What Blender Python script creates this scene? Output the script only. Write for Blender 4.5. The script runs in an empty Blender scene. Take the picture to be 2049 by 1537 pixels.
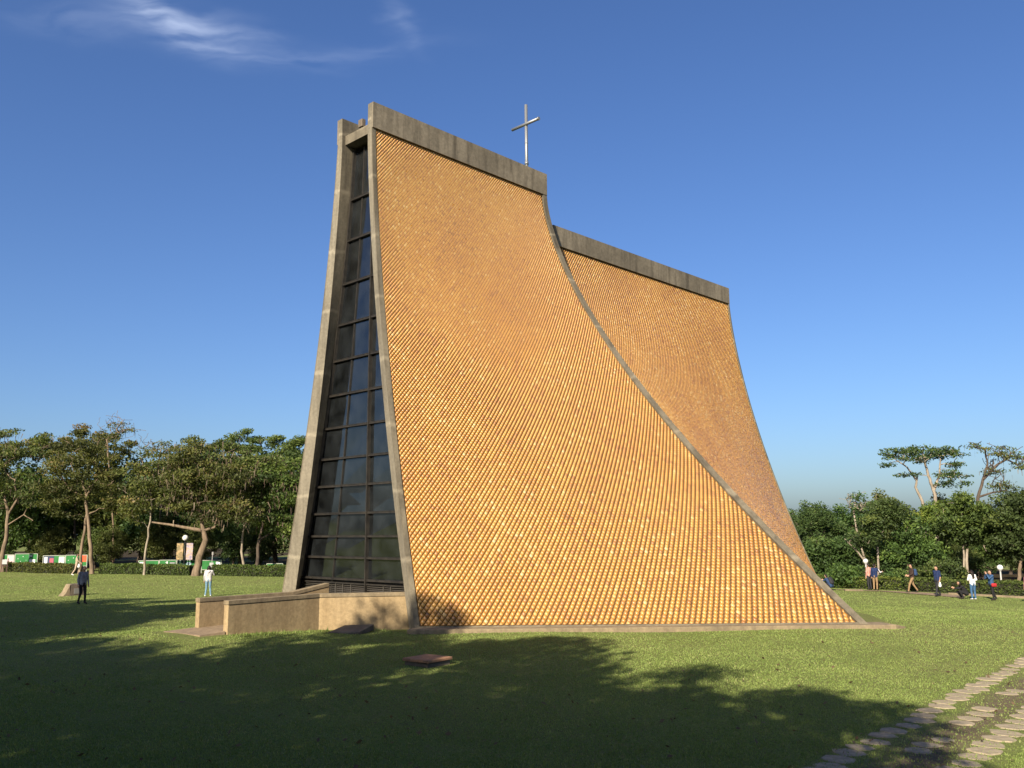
import bpy, math, random
import numpy as np
from mathutils import Vector, Matrix

# ------------------------------------------------------------------ camera, sky, sun
scene = bpy.context.scene
COL = scene.collection
EYE = np.array([0.0, 0.0, 3.087])
FWD = np.array([0.0, 0.98661943, 0.16304017])
RGT = np.array([0.99996676, 0.00132942, -0.00804482])
UPV = np.array([0.00815393, -0.16303475, 0.98658663])
FPX = 1772.625
cam_data = bpy.data.cameras.new('camera')
cam = bpy.data.objects.new('camera', cam_data)
COL.objects.link(cam)
cam_data.sensor_fit = 'HORIZONTAL'
cam_data.sensor_width = 36.0
cam_data.lens = FPX / 2049.0 * 36.0
cam_data.clip_start = 0.1
cam_data.clip_end = 5000.0
M = Matrix.Identity(4)
for i in range(3):
    M[i][0] = RGT[i]; M[i][1] = UPV[i]; M[i][2] = -FWD[i]; M[i][3] = EYE[i]
cam.matrix_world = M
scene.camera = cam

SUN_AZ = math.radians(23.5)      # light travels towards this bearing (clockwise from +Y)
SUN_EL = math.radians(29.0)
to_sun = Vector((-math.sin(SUN_AZ) * math.cos(SUN_EL), -math.cos(SUN_AZ) * math.cos(SUN_EL), math.sin(SUN_EL)))

world = bpy.data.worlds.new('World')
scene.world = world
world.use_nodes = True
wt = world.node_tree
for n in list(wt.nodes): wt.nodes.remove(n)
def wn(t, **k):
    n = wt.nodes.new(t)
    for a, b in k.items(): setattr(n, a, b)
    return n
sky = wn('ShaderNodeTexSky', sky_type='NISHITA', sun_disc=False, sun_elevation=SUN_EL,
         sun_rotation=math.atan2(to_sun.x, to_sun.y), altitude=100.0, air_density=1.0, dust_density=1.85, ozone_density=6.2)
bg = wn('ShaderNodeBackground')
bg.inputs['Strength'].default_value = 0.060
wo = wn('ShaderNodeOutputWorld')
# thin cirrus: streaked noise on a high cloud sheet
tc = wn('ShaderNodeTexCoord')
sp = wn('ShaderNodeSeparateXYZ')
wt.links.new(tc.outputs['Generated'], sp.inputs[0])
def wmath(op, a, b=None, clamp=False):
    n = wn('ShaderNodeMath', operation=op, use_clamp=clamp)
    for i, v in enumerate((a, b)):
        if v is None: continue
        if isinstance(v, (int, float)): n.inputs[i].default_value = v
        else: wt.links.new(v, n.inputs[i])
    return n.outputs[0]
zz = wmath('MAXIMUM', sp.outputs[2], 0.08)
cx = wmath('DIVIDE', sp.outputs[0], zz)
cy = wmath('DIVIDE', sp.outputs[1], zz)
cmb = wn('ShaderNodeCombineXYZ')
wt.links.new(cx, cmb.inputs[0]); wt.links.new(cy, cmb.inputs[1])
warp = wn('ShaderNodeTexNoise'); warp.inputs['Scale'].default_value = 5.0; warp.inputs['Detail'].default_value = 4.0
wt.links.new(cmb.outputs[0], warp.inputs['Vector'])
vm = wn('ShaderNodeVectorMath', operation='MULTIPLY_ADD')
wt.links.new(warp.outputs['Color'], vm.inputs[0]); vm.inputs[1].default_value = (0.16, 0.16, 0); wt.links.new(cmb.outputs[0], vm.inputs[2])
mp = wn('ShaderNodeMapping'); mp.inputs['Rotation'].default_value = (0, 0, math.radians(-38)); mp.inputs['Scale'].default_value = (3.0, 9.0, 1)
wt.links.new(vm.outputs[0], mp.inputs[0])
cn = wn('ShaderNodeTexNoise'); cn.inputs['Scale'].default_value = 2.4; cn.inputs['Detail'].default_value = 8.0; cn.inputs['Roughness'].default_value = 0.42
wt.links.new(mp.outputs[0], cn.inputs['Vector'])
sepw = wn('ShaderNodeSeparateXYZ'); wt.links.new(vm.outputs[0], sepw.inputs[0])
def blob(x0, y0, ang, rx, ry, amp):
    ca, sa = math.cos(ang), math.sin(ang)
    dx = wmath('SUBTRACT', sepw.outputs[0], x0 + 0.08); dy = wmath('SUBTRACT', sepw.outputs[1], y0 + 0.08)
    u = wmath('DIVIDE', wmath('ADD', wmath('MULTIPLY', dx, ca), wmath('MULTIPLY', dy, sa)), rx)
    v = wmath('DIVIDE', wmath('SUBTRACT', wmath('MULTIPLY', dy, ca), wmath('MULTIPLY', dx, sa)), ry)
    q = wmath('ADD', wmath('MULTIPLY', u, u), wmath('MULTIPLY', v, v))
    return wmath('MULTIPLY', wmath('POWER', 2.718, wmath('MULTIPLY', q, -1.0)), amp)
m = blob(-0.69, 1.60, math.radians(62), 0.13, 0.05, 1.05)
for b in ((-0.60, 1.67, math.radians(25), 0.10, 0.06, 0.60), (-0.46, 1.75, math.radians(-5), 0.13, 0.04, 0.20), (-0.31, 1.715, math.radians(-8), 0.14, 0.03, 0.17),
          (-0.21, 1.62, math.radians(80), 0.09, 0.02, 0.28), (-0.82, 1.62, 0.2, 0.16, 0.06, 0.25), (0.9, 0.6, 0.5, 0.7, 0.2, 0.35), (-1.6, 0.2, -0.4, 0.8, 0.2, 0.35)):
    m = wmath('ADD', m, blob(*b))
nz = wmath('MULTIPLY', wmath('SUBTRACT', cn.outputs['Fac'], 0.27), 2.6, True)
cm = wmath('MULTIPLY', wmath('MULTIPLY', m, nz), 0.25, True)
mix = wn('ShaderNodeMix', data_type='RGBA')
wt.links.new(cm, mix.inputs[0])
hsv = wn('ShaderNodeHueSaturation'); hsv.inputs['Saturation'].default_value = 1.07; hsv.inputs['Hue'].default_value = 0.508; hsv.inputs['Value'].default_value = 1.12
wt.links.new(sky.outputs[0], hsv.inputs['Color'])
wt.links.new(hsv.outputs[0], mix.inputs[6])
mix.inputs[7].default_value = (9.5, 10.5, 12.5, 1)
wt.links.new(mix.outputs[2], bg.inputs['Color'])
wt.links.new(bg.outputs[0], wo.inputs['Surface'])

sun_data = bpy.data.lights.new('sun', 'SUN')
sun_data.energy = 5.0
sun_data.angle = math.radians(0.53)
sun_data.color = (1.0, 0.88, 0.70)
sun = bpy.data.objects.new('sun', sun_data)
COL.objects.link(sun)
sun.rotation_euler = to_sun.to_track_quat('Z', 'Y').to_euler()

vs = scene.view_settings
scene.display_settings.display_device = 'sRGB'
vs.view_transform = 'Standard'; vs.look = 'None'; vs.exposure = 1.16; vs.gamma = 1.0; vs.use_curve_mapping = False
scene.cycles.max_bounces = 6
scene.cycles.transparent_max_bounces = 12
scene.cycles.use_denoising = True

# ------------------------------------------------------------------ helpers
rnd = random.Random(7)
RS = np.random.RandomState(11)
def sstep(a, b, t):
    t = np.clip((t - a) / (b - a), 0, 1)
    return t * t * (3 - 2 * t)
def ground_z(x, y):
    x = np.asarray(x, float); y = np.asarray(y, float)
    S = sstep(28, 48, y)
    z = -0.10 - S * (0.10 + 0.026 * np.maximum(0, x + 5)) * sstep(400, 90, y)
    z = z + 0.24 * np.exp(-((x + 10.5) ** 2 / 18 + (y - 27.3) ** 2 / 8))
    z = z + 1.5 * sstep(8.0, 2.5, np.hypot(x, y))
    z = z + 0.025 * np.sin(x * 0.7 + 1.3) * np.sin(y * 0.5) * sstep(8, 14, y)
    return z
def gz(x, y): return float(ground_z(x, y))
def at(px, py, depth):
    d = FWD + RGT * (px - 1024.5) / FPX - UPV * (py - 768.5) / FPX
    return EYE + d * (depth / d[1])

def tag(o, label=None, cat=None, group=None, kind=None):
    if label: o['label'] = label
    if cat: o['category'] = cat
    if group: o['group'] = group
    if kind: o['kind'] = kind
    return o
def empty(name, loc=(0, 0, 0), rz=0.0, parent=None):
    o = bpy.data.objects.new(name, None)
    COL.objects.link(o)
    o.location = loc; o.rotation_euler = (0, 0, rz)
    if parent: o.parent = parent
    return o
def link_mesh(name, me, mats, parent=None):
    o = bpy.data.objects.new(name, me)
    COL.objects.link(o)
    if not isinstance(mats, (list, tuple)): mats = [mats]
    if len(me.materials) == 0:
        for m_ in mats: me.materials.append(m_)
    if parent: o.parent = parent
    return o
class MB:
    def __init__(s): s.v = []; s.f = []; s.m = []; s.smooth = []
    def quad(s, a, b, c, d, mi=0, sm=False):
        n = len(s.v); s.v += [tuple(a), tuple(b), tuple(c), tuple(d)]; s.f.append((n, n + 1, n + 2, n + 3)); s.m.append(mi); s.smooth.append(sm)
    def poly(s, pts, mi=0, sm=False):
        n = len(s.v); s.v += [tuple(p) for p in pts]; s.f.append(tuple(range(n, n + len(pts)))); s.m.append(mi); s.smooth.append(sm)
    def hexa(s, p, mi=0):   # 8 points: bottom 4 ccw, top 4 ccw
        for f in ((3, 2, 1, 0), (4, 5, 6, 7), (0, 1, 5, 4), (1, 2, 6, 5), (2, 3, 7, 6), (3, 0, 4, 7)):
            s.quad(*[p[i] for i in f], mi=mi)
    def box(s, c, size, rz=0.0, mi=0):
        ca, sa = math.cos(rz), math.sin(rz); p = []
        for dz in (-0.5, 0.5):
            for dx, dy in ((-0.5, -0.5), (0.5, -0.5), (0.5, 0.5), (-0.5, 0.5)):
                x, y = dx * size[0], dy * size[1]
                p.append((c[0] + x * ca - y * sa, c[1] + x * sa + y * ca, c[2] + dz * size[2]))
        s.hexa(p, mi)
    def bar(s, a, b, w, h, up=(0, 0, 1), mi=0):
        a = Vector(a); b = Vector(b); d = (b - a).normalized(); up = Vector(up)
        x = d.cross(up)
        if x.length < 1e-4: x = d.cross(Vector((1, 0, 0)))
        x.normalize(); u = x.cross(d); x = x * w / 2; u = u * h / 2
        s.hexa([a - x - u, a + x - u, b + x - u, b - x - u, a - x + u, a + x + u, b + x + u, b - x + u], mi)
    def tube(s, pts, rad, n=8, mi=0, cap=True):
        pts = [Vector(p) for p in pts]; base = len(s.v); prev = None
        for i, p in enumerate(pts):
            d = (pts[min(i + 1, len(pts) - 1)] - pts[max(i - 1, 0)]).normalized()
            if prev is None:
                x = d.orthogonal().normalized()
            else:
                x = (prev - d * prev.dot(d)); x = x.normalized() if x.length > 1e-5 else d.orthogonal().normalized()
            prev = x; y = d.cross(x)
            r = rad[i] if isinstance(rad, (list, tuple)) else rad
            for k in range(n):
                a = 2 * math.pi * k / n
                s.v.append(tuple(p + x * (math.cos(a) * r) + y * (math.sin(a) * r)))
        for i in range(len(pts) - 1):
            for k in range(n):
                k2 = (k + 1) % n
                s.f.append((base + i * n + k, base + i * n + k2, base + (i + 1) * n + k2, base + (i + 1) * n + k)); s.m.append(mi); s.smooth.append(True)
        if cap:
            s.f.append(tuple(base + k for k in range(n))[::-1]); s.m.append(mi); s.smooth.append(False)
            e = base + (len(pts) - 1) * n
            s.f.append(tuple(e + k for k in range(n))); s.m.append(mi); s.smooth.append(False)
    def sphere(s, c, r, nu=14, nv=9, mi=0):
        r = r if isinstance(r, (list, tuple)) else (r, r, r); base = len(s.v)
        for j in range(nv + 1):
            t = math.pi * j / nv
            for i in range(nu):
                a = 2 * math.pi * i / nu
                s.v.append((c[0] + r[0] * math.sin(t) * math.cos(a), c[1] + r[1] * math.sin(t) * math.sin(a), c[2] - r[2] * math.cos(t)))
        for j in range(nv):
            for i in range(nu):
                i2 = (i + 1) % nu
                s.f.append((base + j * nu + i, base + j * nu + i2, base + (j + 1) * nu + i2, base + (j + 1) * nu + i)); s.m.append(mi); s.smooth.append(True)
    def build(s, name, mats, parent=None, bevel=0.0):
        me = bpy.data.meshes.new(name)
        me.from_pydata(s.v, [], s.f)
        me.polygons.foreach_set('material_index', s.m)
        me.polygons.foreach_set('use_smooth', s.smooth)
        me.update()
        o = link_mesh(name, me, mats, parent)
        if bevel > 0:
            w = o.modifiers.new('weld', 'WELD'); w.merge_threshold = 0.0005
            b = o.modifiers.new('bevel', 'BEVEL'); b.width = bevel; b.segments = 2; b.limit_method = 'ANGLE'
        return o
def np_mesh(name, verts, faces, nper, tone=None, smooth=None):
    """verts (n,3); faces flat index array with nper corners per face"""
    me = bpy.data.meshes.new(name)
    nf = len(faces) // nper
    me.vertices.add(len(verts)); me.vertices.foreach_set('co', np.asarray(verts, np.float32).ravel())
    me.loops.add(len(faces)); me.loops.foreach_set('vertex_index', np.asarray(faces, np.int32).ravel())
    me.polygons.add(nf)
    me.polygons.foreach_set('loop_start', np.arange(0, nf * nper, nper, dtype=np.int32))
    if smooth is not None: me.polygons.foreach_set('use_smooth', np.full(nf, smooth, bool))
    me.update(calc_edges=True)
    if tone is not None:
        a = me.attributes.new('tone', 'FLOAT', 'FACE'); a.data.foreach_set('value', np.asarray(tone, np.float32))
    return me

# ------------------------------------------------------------------ materials
def mat(name, col=(0.5, 0.5, 0.5), rough=0.8, metal=0.0, spec=0.4):
    m_ = bpy.data.materials.new(name); m_.use_nodes = True
    b = m_.node_tree.nodes['Principled BSDF']
    b.inputs['Base Color'].default_value = (*col, 1); b.inputs['Roughness'].default_value = rough; b.inputs['Metallic'].default_value = metal
    b.inputs['Specular IOR Level'].default_value = spec
    return m_
class NT:
    def __init__(s, m_): s.t = m_.node_tree; s.b = s.t.nodes.get('Principled BSDF')
    def n(s, t, **k):
        x = s.t.nodes.new(t)
        for a, b in k.items(): setattr(x, a, b)
        return x
    def l(s, a, b): s.t.links.new(a, b)
    def coord(s, kind='Object', scale=(1, 1, 1), rot=(0, 0, 0)):
        c = s.n('ShaderNodeTexCoord'); mp_ = s.n('ShaderNodeMapping'); mp_.inputs['Scale'].default_value = scale; mp_.inputs['Rotation'].default_value = rot
        s.l(c.outputs[kind], mp_.inputs[0]); return mp_.outputs[0]
    def noise(s, vec, scale, detail=4, rough=0.55):
        x = s.n('ShaderNodeTexNoise'); x.inputs['Scale'].default_value = scale; x.inputs['Detail'].default_value = detail; x.inputs['Roughness'].default_value = rough
        if vec is not None: s.l(vec, x.inputs['Vector'])
        return x.outputs['Fac']
    def ramp(s, fac, stops):
        r = s.n('ShaderNodeValToRGB'); e = r.color_ramp.elements
        while len(e) < len(stops): e.new(0.5)
        for i, (p, c) in enumerate(stops):
            e[i].position = p; e[i].color = (*c, 1) if len(c) == 3 else c
        s.l(fac, r.inputs[0]); return r.outputs[0]
    def mixc(s, fac, a, b, mode='MIX'):
        x = s.n('ShaderNodeMix', data_type='RGBA', blend_type=mode)
        for i, v in ((0, fac), (6, a), (7, b)):
            if isinstance(v, (int, float)): x.inputs[i].default_value = v
            elif isinstance(v, tuple): x.inputs[i].default_value = (*v, 1)
            else: s.l(v, x.inputs[i])
        return x.outputs[2]
    def math(s, op, a, b=0.0, clamp=False):
        x = s.n('ShaderNodeMath', operation=op, use_clamp=clamp)
        for i, v in enumerate((a, b)):
            if isinstance(v, (int, float)): x.inputs[i].default_value = v
            else: s.l(v, x.inputs[i])
        return x.outputs[0]
    def bump(s, h, strength=0.3, dist=0.02):
        x = s.n('ShaderNodeBump'); x.inputs['Strength'].default_value = strength; x.inputs['Distance'].default_value = dist
        s.l(h, x.inputs['Height']); s.l(x.outputs[0], s.b.inputs['Normal'])
    def color(s, c): s.l(c, s.b.inputs['Base Color'])

def m_concrete(name, light, dark, stain, joint=None, streak=1.0):
    m_ = mat(name, light, 0.9, spec=0.25); t = NT(m_)
    st = t.noise(t.coord('Object', (1.6, 1.6, 0.16)), 1.7, 6, 0.62)
    fn = t.noise(t.coord('Object', (1, 1, 1)), 9.0, 6, 0.65)
    lg = t.noise(t.coord('Object', (1, 1, 1)), 0.55, 3)
    c = t.ramp(st, [(0.30, dark), (0.52, light), (0.75, tuple(min(1, x * 1.12) for x in light))])
    c = t.mixc(t.math('MULTIPLY', t.ramp(lg, [(0.42, (0, 0, 0)), (0.68, (1, 1, 1))]), 0.45 * streak), c, stain)
    c = t.mixc(0.55, c, t.ramp(fn, [(0.3, (0.55, 0.55, 0.55)), (0.7, (1.25, 1.25, 1.25))]), 'MULTIPLY')
    if joint:
        g = t.n('ShaderNodeTexCoord'); sx = t.n('ShaderNodeSeparateXYZ'); t.l(g.outputs['Object'], sx.inputs[0])
        zw = t.math('ADD', sx.outputs[2], t.math('MULTIPLY', t.noise(t.coord('Object', (1, 1, 1)), 1.3, 2), 0.5))
        fr = t.math('ABSOLUTE', t.math('SUBTRACT', t.math('FRACT', t.math('DIVIDE', zw, joint)), 0.5))
        k = t.ramp(fr, [(0.455, (0, 0, 0)), (0.49, (1, 1, 1))])
        c = t.mixc(t.math('MULTIPLY', t.math('MULTIPLY', k, fn), 1.0, True), c, tuple(min(1, x * 1.6) for x in light))
    t.color(c); t.bump(fn, 0.35, 0.02)
    return m_
CONC = m_concrete('board_formed_concrete', (0.195, 0.167, 0.118), (0.095, 0.08, 0.056), (0.06, 0.052, 0.038), joint=2.35)
CONC_END = m_concrete('end_face_concrete', (0.25, 0.22, 0.163), (0.155, 0.136, 0.10), (0.095, 0.085, 0.065), joint=2.35, streak=0.5)
CONC_BAND = m_concrete('parapet_concrete', (0.265, 0.226, 0.166), (0.12, 0.101, 0.073), (0.09, 0.077, 0.057), streak=1.1)
RENDER = m_concrete('ochre_washed_render', (0.42, 0.31, 0.17), (0.33, 0.235, 0.125), (0.22, 0.165, 0.10), streak=0.6)
CAPM = m_concrete('coping_concrete', (0.30, 0.235, 0.145), (0.20, 0.155, 0.10), (0.12, 0.10, 0.07))
SLAB = m_concrete('slab_concrete', (0.20, 0.16, 0.12), (0.12, 0.10, 0.08), (0.08, 0.07, 0.055))
REDSLAB = m_concrete('reddish_slab_concrete', (0.46, 0.25, 0.14), (0.34, 0.185, 0.11), (0.22, 0.13, 0.08))
PAVE = m_concrete('tan_paving', (0.34, 0.25, 0.16), (0.25, 0.18, 0.12), (0.18, 0.14, 0.09))
STONE = m_concrete('stepping_stone', (0.43, 0.355, 0.245), (0.31, 0.255, 0.17), (0.22, 0.195, 0.12))
GROUT = mat('tile_bed_mortar', (0.085, 0.05, 0.026), 0.95, spec=0.1)
t = NT(GROUT); t.color(t.ramp(t.noise(t.coord('Object'), 3.0, 4), [(0.3, (0.11, 0.063, 0.029)), (0.7, (0.17, 0.10, 0.047))]))

TILE = mat('glazed_tile', (0.5, 0.25, 0.06), 0.38, spec=0.65); t = NT(TILE)
at_ = t.n('ShaderNodeAttribute', attribute_name='tone')
c = t.ramp(at_.outputs['Fac'], [(0.0, (0.36, 0.16, 0.050)), (0.2, (0.47, 0.222, 0.064)), (0.5, (0.555, 0.277, 0.064)), (0.8, (0.615, 0.335, 0.082)), (1.0, (0.70, 0.47, 0.20))])
big = t.noise(t.coord('Object', (1, 1, 0.55)), 0.35, 4)
c = t.mixc(0.5, c, t.ramp(big, [(0.35, (0.84, 0.80, 0.76)), (0.65, (1.08, 1.08, 1.06))]), 'MULTIPLY')
t.color(c)
t.l(t.ramp(t.noise(t.coord('Object'), 7.0, 3), [(0.3, (0.26, 0.26, 0.26)), (0.7, (0.46, 0.46, 0.46))]), t.b.inputs['Roughness'])

DARKMETAL = mat('weathered_dark_window_frame', (0.06, 0.052, 0.042), 0.55, 0.3); t = NT(DARKMETAL)
t.color(t.ramp(t.noise(t.coord('Object'), 5, 4), [(0.35, (0.018, 0.016, 0.014)), (0.7, (0.055, 0.047, 0.037))]))
STEEL = mat('galvanised_steel', (0.30, 0.31, 0.31), 0.5, 0.6)
GREENSTEEL = mat('pale_green_strut', (0.26, 0.36, 0.29), 0.5)
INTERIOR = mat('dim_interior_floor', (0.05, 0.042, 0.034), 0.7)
LOUVRE = mat('louvre_metal', (0.11, 0.10, 0.085), 0.5, 0.3)
def m_glass():
    m_ = bpy.data.materials.new('tinted_glass'); m_.use_nodes = True; nt = m_.node_tree
    for n in list(nt.nodes): nt.nodes.remove(n)
    o = nt.nodes.new('ShaderNodeOutputMaterial'); mx = nt.nodes.new('ShaderNodeMixShader'); tr = nt.nodes.new('ShaderNodeBsdfTransparent')
    gl = nt.nodes.new('ShaderNodeBsdfGlossy'); fr = nt.nodes.new('ShaderNodeLayerWeight'); df = nt.nodes.new('ShaderNodeBsdfDiffuse'); m2 = nt.nodes.new('ShaderNodeMixShader')
    tr.inputs[0].default_value = (0.26, 0.28, 0.28, 1); gl.inputs['Roughness'].default_value = 0.05; gl.inputs[0].default_value = (0.8, 0.85, 0.9, 1)
    fr.inputs[0].default_value = 0.5; pw = nt.nodes.new('ShaderNodeMath'); pw.operation = 'POWER'; pw.inputs[1].default_value = 4.0; ad = nt.nodes.new('ShaderNodeMath'); ad.operation = 'ADD'; ad.inputs[1].default_value = 0.085; nt.links.new(fr.outputs['Facing'], pw.inputs[0]); nt.links.new(pw.outputs[0], ad.inputs[0]); df.inputs[0].default_value = (0.042, 0.048, 0.052, 1)
    tc_ = nt.nodes.new('ShaderNodeTexCoord'); ns = nt.nodes.new('ShaderNodeTexNoise'); ns.inputs['Scale'].default_value = 1.4; ns.inputs['Detail'].default_value = 5
    rp = nt.nodes.new('ShaderNodeValToRGB'); rp.color_ramp.elements[0].position = 0.3; rp.color_ramp.elements[0].color = (0.05, 0.05, 0.05, 1); rp.color_ramp.elements[1].position = 0.8; rp.color_ramp.elements[1].color = (0.35, 0.35, 0.35, 1)
    nt.links.new(tc_.outputs['Object'], ns.inputs['Vector']); nt.links.new(ns.outputs['Fac'], rp.inputs[0]); nt.links.new(rp.outputs[0], m2.inputs[0])
    nt.links.new(tr.outputs[0], m2.inputs[1]); nt.links.new(df.outputs[0], m2.inputs[2])
    nt.links.new(ad.outputs[0], mx.inputs[0]); nt.links.new(m2.outputs[0], mx.inputs[1]); nt.links.new(gl.outputs[0], mx.inputs[2]); nt.links.new(mx.outputs[0], o.inputs[0])
    return m_
GLASS = m_glass()

def m_leaf(name, stops, trans=0.35):
    m_ = bpy.data.materials.new(name); m_.use_nodes = True; nt = m_.node_tree; b = nt.nodes['Principled BSDF']; t_ = NT(m_)
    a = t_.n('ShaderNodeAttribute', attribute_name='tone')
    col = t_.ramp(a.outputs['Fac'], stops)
    oi = t_.n('ShaderNodeObjectInfo')
    hs = t_.n('ShaderNodeHueSaturation'); t_.l(col, hs.inputs['Color']); t_.l(t_.math('ADD', t_.math('MULTIPLY', oi.outputs['Random'], 0.04), 0.48), hs.inputs['Hue'])
    t_.l(t_.math('ADD', t_.math('MULTIPLY', oi.outputs['Random'], 0.3), 0.85), hs.inputs['Value'])
    b.inputs['Roughness'].default_value = 0.6; b.inputs['Specular IOR Level'].default_value = 0.25
    t_.l(hs.outputs[0], b.inputs['Base Color'])
    tl = t_.n('ShaderNodeBsdfTranslucent'); mx = t_.n('ShaderNodeMixShader'); mx.inputs[0].default_value = trans
    t_.l(t_.mixc(1.0, hs.outputs[0], (1.2, 1.25, 0.6), 'MULTIPLY'), tl.inputs[0])
    out = nt.nodes['Material Output']
    t_.l(b.outputs[0], mx.inputs[1]); t_.l(tl.outputs[0], mx.inputs[2]); t_.l(mx.outputs[0], out.inputs['Surface'])
    return m_
LEAF = {
 'olive': m_leaf('olive_foliage', [(0, (0.055, 0.072, 0.021)), (0.4, (0.113, 0.141, 0.037)), (0.75, (0.179, 0.199, 0.048)), (1, (0.301, 0.231, 0.084))]),
 'green': m_leaf('mid_green_foliage', [(0, (0.049, 0.076, 0.023)), (0.5, (0.101, 0.152, 0.036)), (1, (0.192, 0.244, 0.049))]),
 'bright': m_leaf('bright_green_foliage', [(0, (0.074, 0.125, 0.028)), (0.5, (0.138, 0.212, 0.038)), (1, (0.256, 0.297, 0.053))]),
 'deep': m_leaf('deep_green_foliage', [(0, (0.038, 0.062, 0.019)), (0.5, (0.081, 0.131, 0.036)), (1, (0.164, 0.210, 0.048))]),
 'brown': m_leaf('dry_brown_foliage', [(0, (0.109, 0.072, 0.043)), (0.5, (0.181, 0.123, 0.070)), (1, (0.232, 0.174, 0.094))]),
 'rust': m_leaf('rusty_foliage', [(0, (0.109, 0.065, 0.041)), (0.5, (0.174, 0.109, 0.058)), (1, (0.145, 0.145, 0.058))]),
 'pale': m_leaf('pale_bluish_foliage', [(0, (0.058, 0.102, 0.051)), (0.5, (0.102, 0.167, 0.072)), (1, (0.160, 0.232, 0.087))]),
}
PODS = m_leaf('dry_seed_pods', [(0, (0.08, 0.055, 0.04)), (0.6, (0.16, 0.115, 0.08)), (1, (0.24, 0.18, 0.12))], 0.15)
def m_bark(name, light, dark):
    m_ = mat(name, light, 0.95, spec=0.15); t_ = NT(m_)
    f = t_.noise(t_.coord('Object', (1, 1, 0.35)), 3.5, 6, 0.7)
    t_.color(t_.ramp(f, [(0.35, dark), (0.6, light)])); t_.bump(f, 0.6, 0.05)
    return m_
BARK = {'tan': m_bark('tan_bark', (0.27, 0.20, 0.135), (0.12, 0.09, 0.06)), 'pale': m_bark('pale_bark', (0.40, 0.34, 0.26), (0.19, 0.155, 0.115)), 'dark': m_bark('dark_bark', (0.13, 0.10, 0.075), (0.055, 0.043, 0.034))}

# lawn
LAWN = mat('lawn_turf', (0.10, 0.16, 0.04), 0.95, spec=0.1); t = NT(LAWN)
oc = t.coord('Object')
n1 = t.noise(oc, 0.35, 4); n2 = t.noise(oc, 2.2, 5, 0.65); n3 = t.noise(oc, 22.0, 4, 0.7)
c = t.ramp(n1, [(0.3, (0.180, 0.222, 0.060)), (0.7, (0.235, 0.28, 0.080))])
c = t.mixc(t.math('MULTIPLY', t.ramp(n2, [(0.45, (0, 0, 0)), (0.72, (1, 1, 1))]), 0.5), c, (0.25, 0.25, 0.10))
n5 = t.noise(oc, 0.11, 5, 0.6)
c = t.mixc(t.math('MULTIPLY', t.ramp(n5, [(0.48, (0, 0, 0)), (0.66, (1, 1, 1))]), 0.55), c, (0.245, 0.235, 0.095))
c = t.mixc(0.75, c, t.ramp(n3, [(0.3, (0.5, 0.52, 0.5)), (0.7, (1.35, 1.32, 1.3))]), 'MULTIPLY')
# worn earth along the line of stepping stones
g = t.n('ShaderNodeTexCoord'); sx = t.n('ShaderNodeSeparateXYZ'); t.l(g.outputs['Object'], sx.inputs[0])
off = t.math('SUBTRACT', t.math('MULTIPLY', sx.outputs[0], 0.758), t.math('MULTIPLY', sx.outputs[1], 0.652))
dist = t.math('ABSOLUTE', t.math('ADD', off, 4.25))
worn = t.math('SUBTRACT', t.math('ADD', 0.62, t.math('MULTIPLY', t.noise(oc, 1.6, 4), 0.9)), t.math('MULTIPLY', dist, 0.95))
worn = t.ramp(worn, [(0.55, (0, 0, 0)), (0.9, (1, 1, 1))])
c = t.mixc(t.math('MULTIPLY', worn, 0.9), c, t.ramp(n3, [(0.3, (0.13, 0.098, 0.06)), (0.7, (0.23, 0.18, 0.12))]))
t.color(c); t.bump(t.math('ADD', n3, t.math('MULTIPLY', n2, 1.5)), 0.8, 0.05)
GRASS = m_leaf('grass_blades', [(0, (0.150, 0.220, 0.05)), (0.5, (0.265, 0.335, 0.09)), (0.85, (0.34, 0.395, 0.125)), (1, (0.42, 0.41, 0.18))], 0.3)

# ------------------------------------------------------------------ ground
xs = np.concatenate([np.linspace(-900, -70, 14), np.linspace(-60, 60, 121), np.linspace(70, 900, 14)])
ys = np.concatenate([np.linspace(-300, -30, 8), np.linspace(-20, 100, 121), np.linspace(110, 1500, 16)])
gx, gy = np.meshgrid(xs, ys)
gv = np.stack([gx, gy, ground_z(gx, gy)], -1).reshape(-1, 3)
nx_, ny_ = len(xs), len(ys)
ii = (np.arange(ny_ - 1)[:, None] * nx_ + np.arange(nx_ - 1)[None, :]).ravel()
gf = np.stack([ii, ii + 1, ii + nx_ + 1, ii + nx_], 1).ravel()
lawn = link_mesh('lawn_ground', np_mesh('lawn_ground', gv, gf, 4, smooth=True), LAWN)
tag(lawn, kind='structure')

# ------------------------------------------------------------------ chapel
PHI = math.radians(43.897)
X0, Y0 = -6.012, 32.23
AX = np.array([math.sin(PHI), math.cos(PHI)]); AY = np.array([-math.cos(PHI), math.sin(PHI)])
def ch(s, y): return X0 + s * AX[0] + y * AY[0], Y0 + s * AX[1] + y * AY[1]
chapel = empty('chapel', (X0, Y0, 0), math.pi / 2 - PHI)
tag(chapel, 'tall tent-shaped chapel of curved orange-tiled concrete shells with a cross on top', 'chapel')
H1, B1, H2, B2 = 19.2, 1.02, 17.0, 0.93
def shp(q, a, p): return a * q + (1 - a) * np.power(np.maximum(q, 0), p)
def e_front(z):
    q = np.clip((H1 - B1 - z) / (H1 - B1), 0, 1.2); return -0.141 * q, 1.108 + 2.955 * shp(q, 0.207, 1.594)
def e_mid(z):
    q = np.clip((H1 - B1 - z) / (H1 - B1), 0, 1.2); g_ = shp(q, -0.042, 1.484); return 9.89 + 0.17 * g_, 1.108 + 13.39 * g_
def e_mid2(z):
    q = np.clip((H2 - B2 - z) / (H2 - B2), 0, 1.2); g_ = shp(q, -0.02, 1.484); return 10.53 + 0.15 * g_, 0.894 + 13.2 * g_
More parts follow.
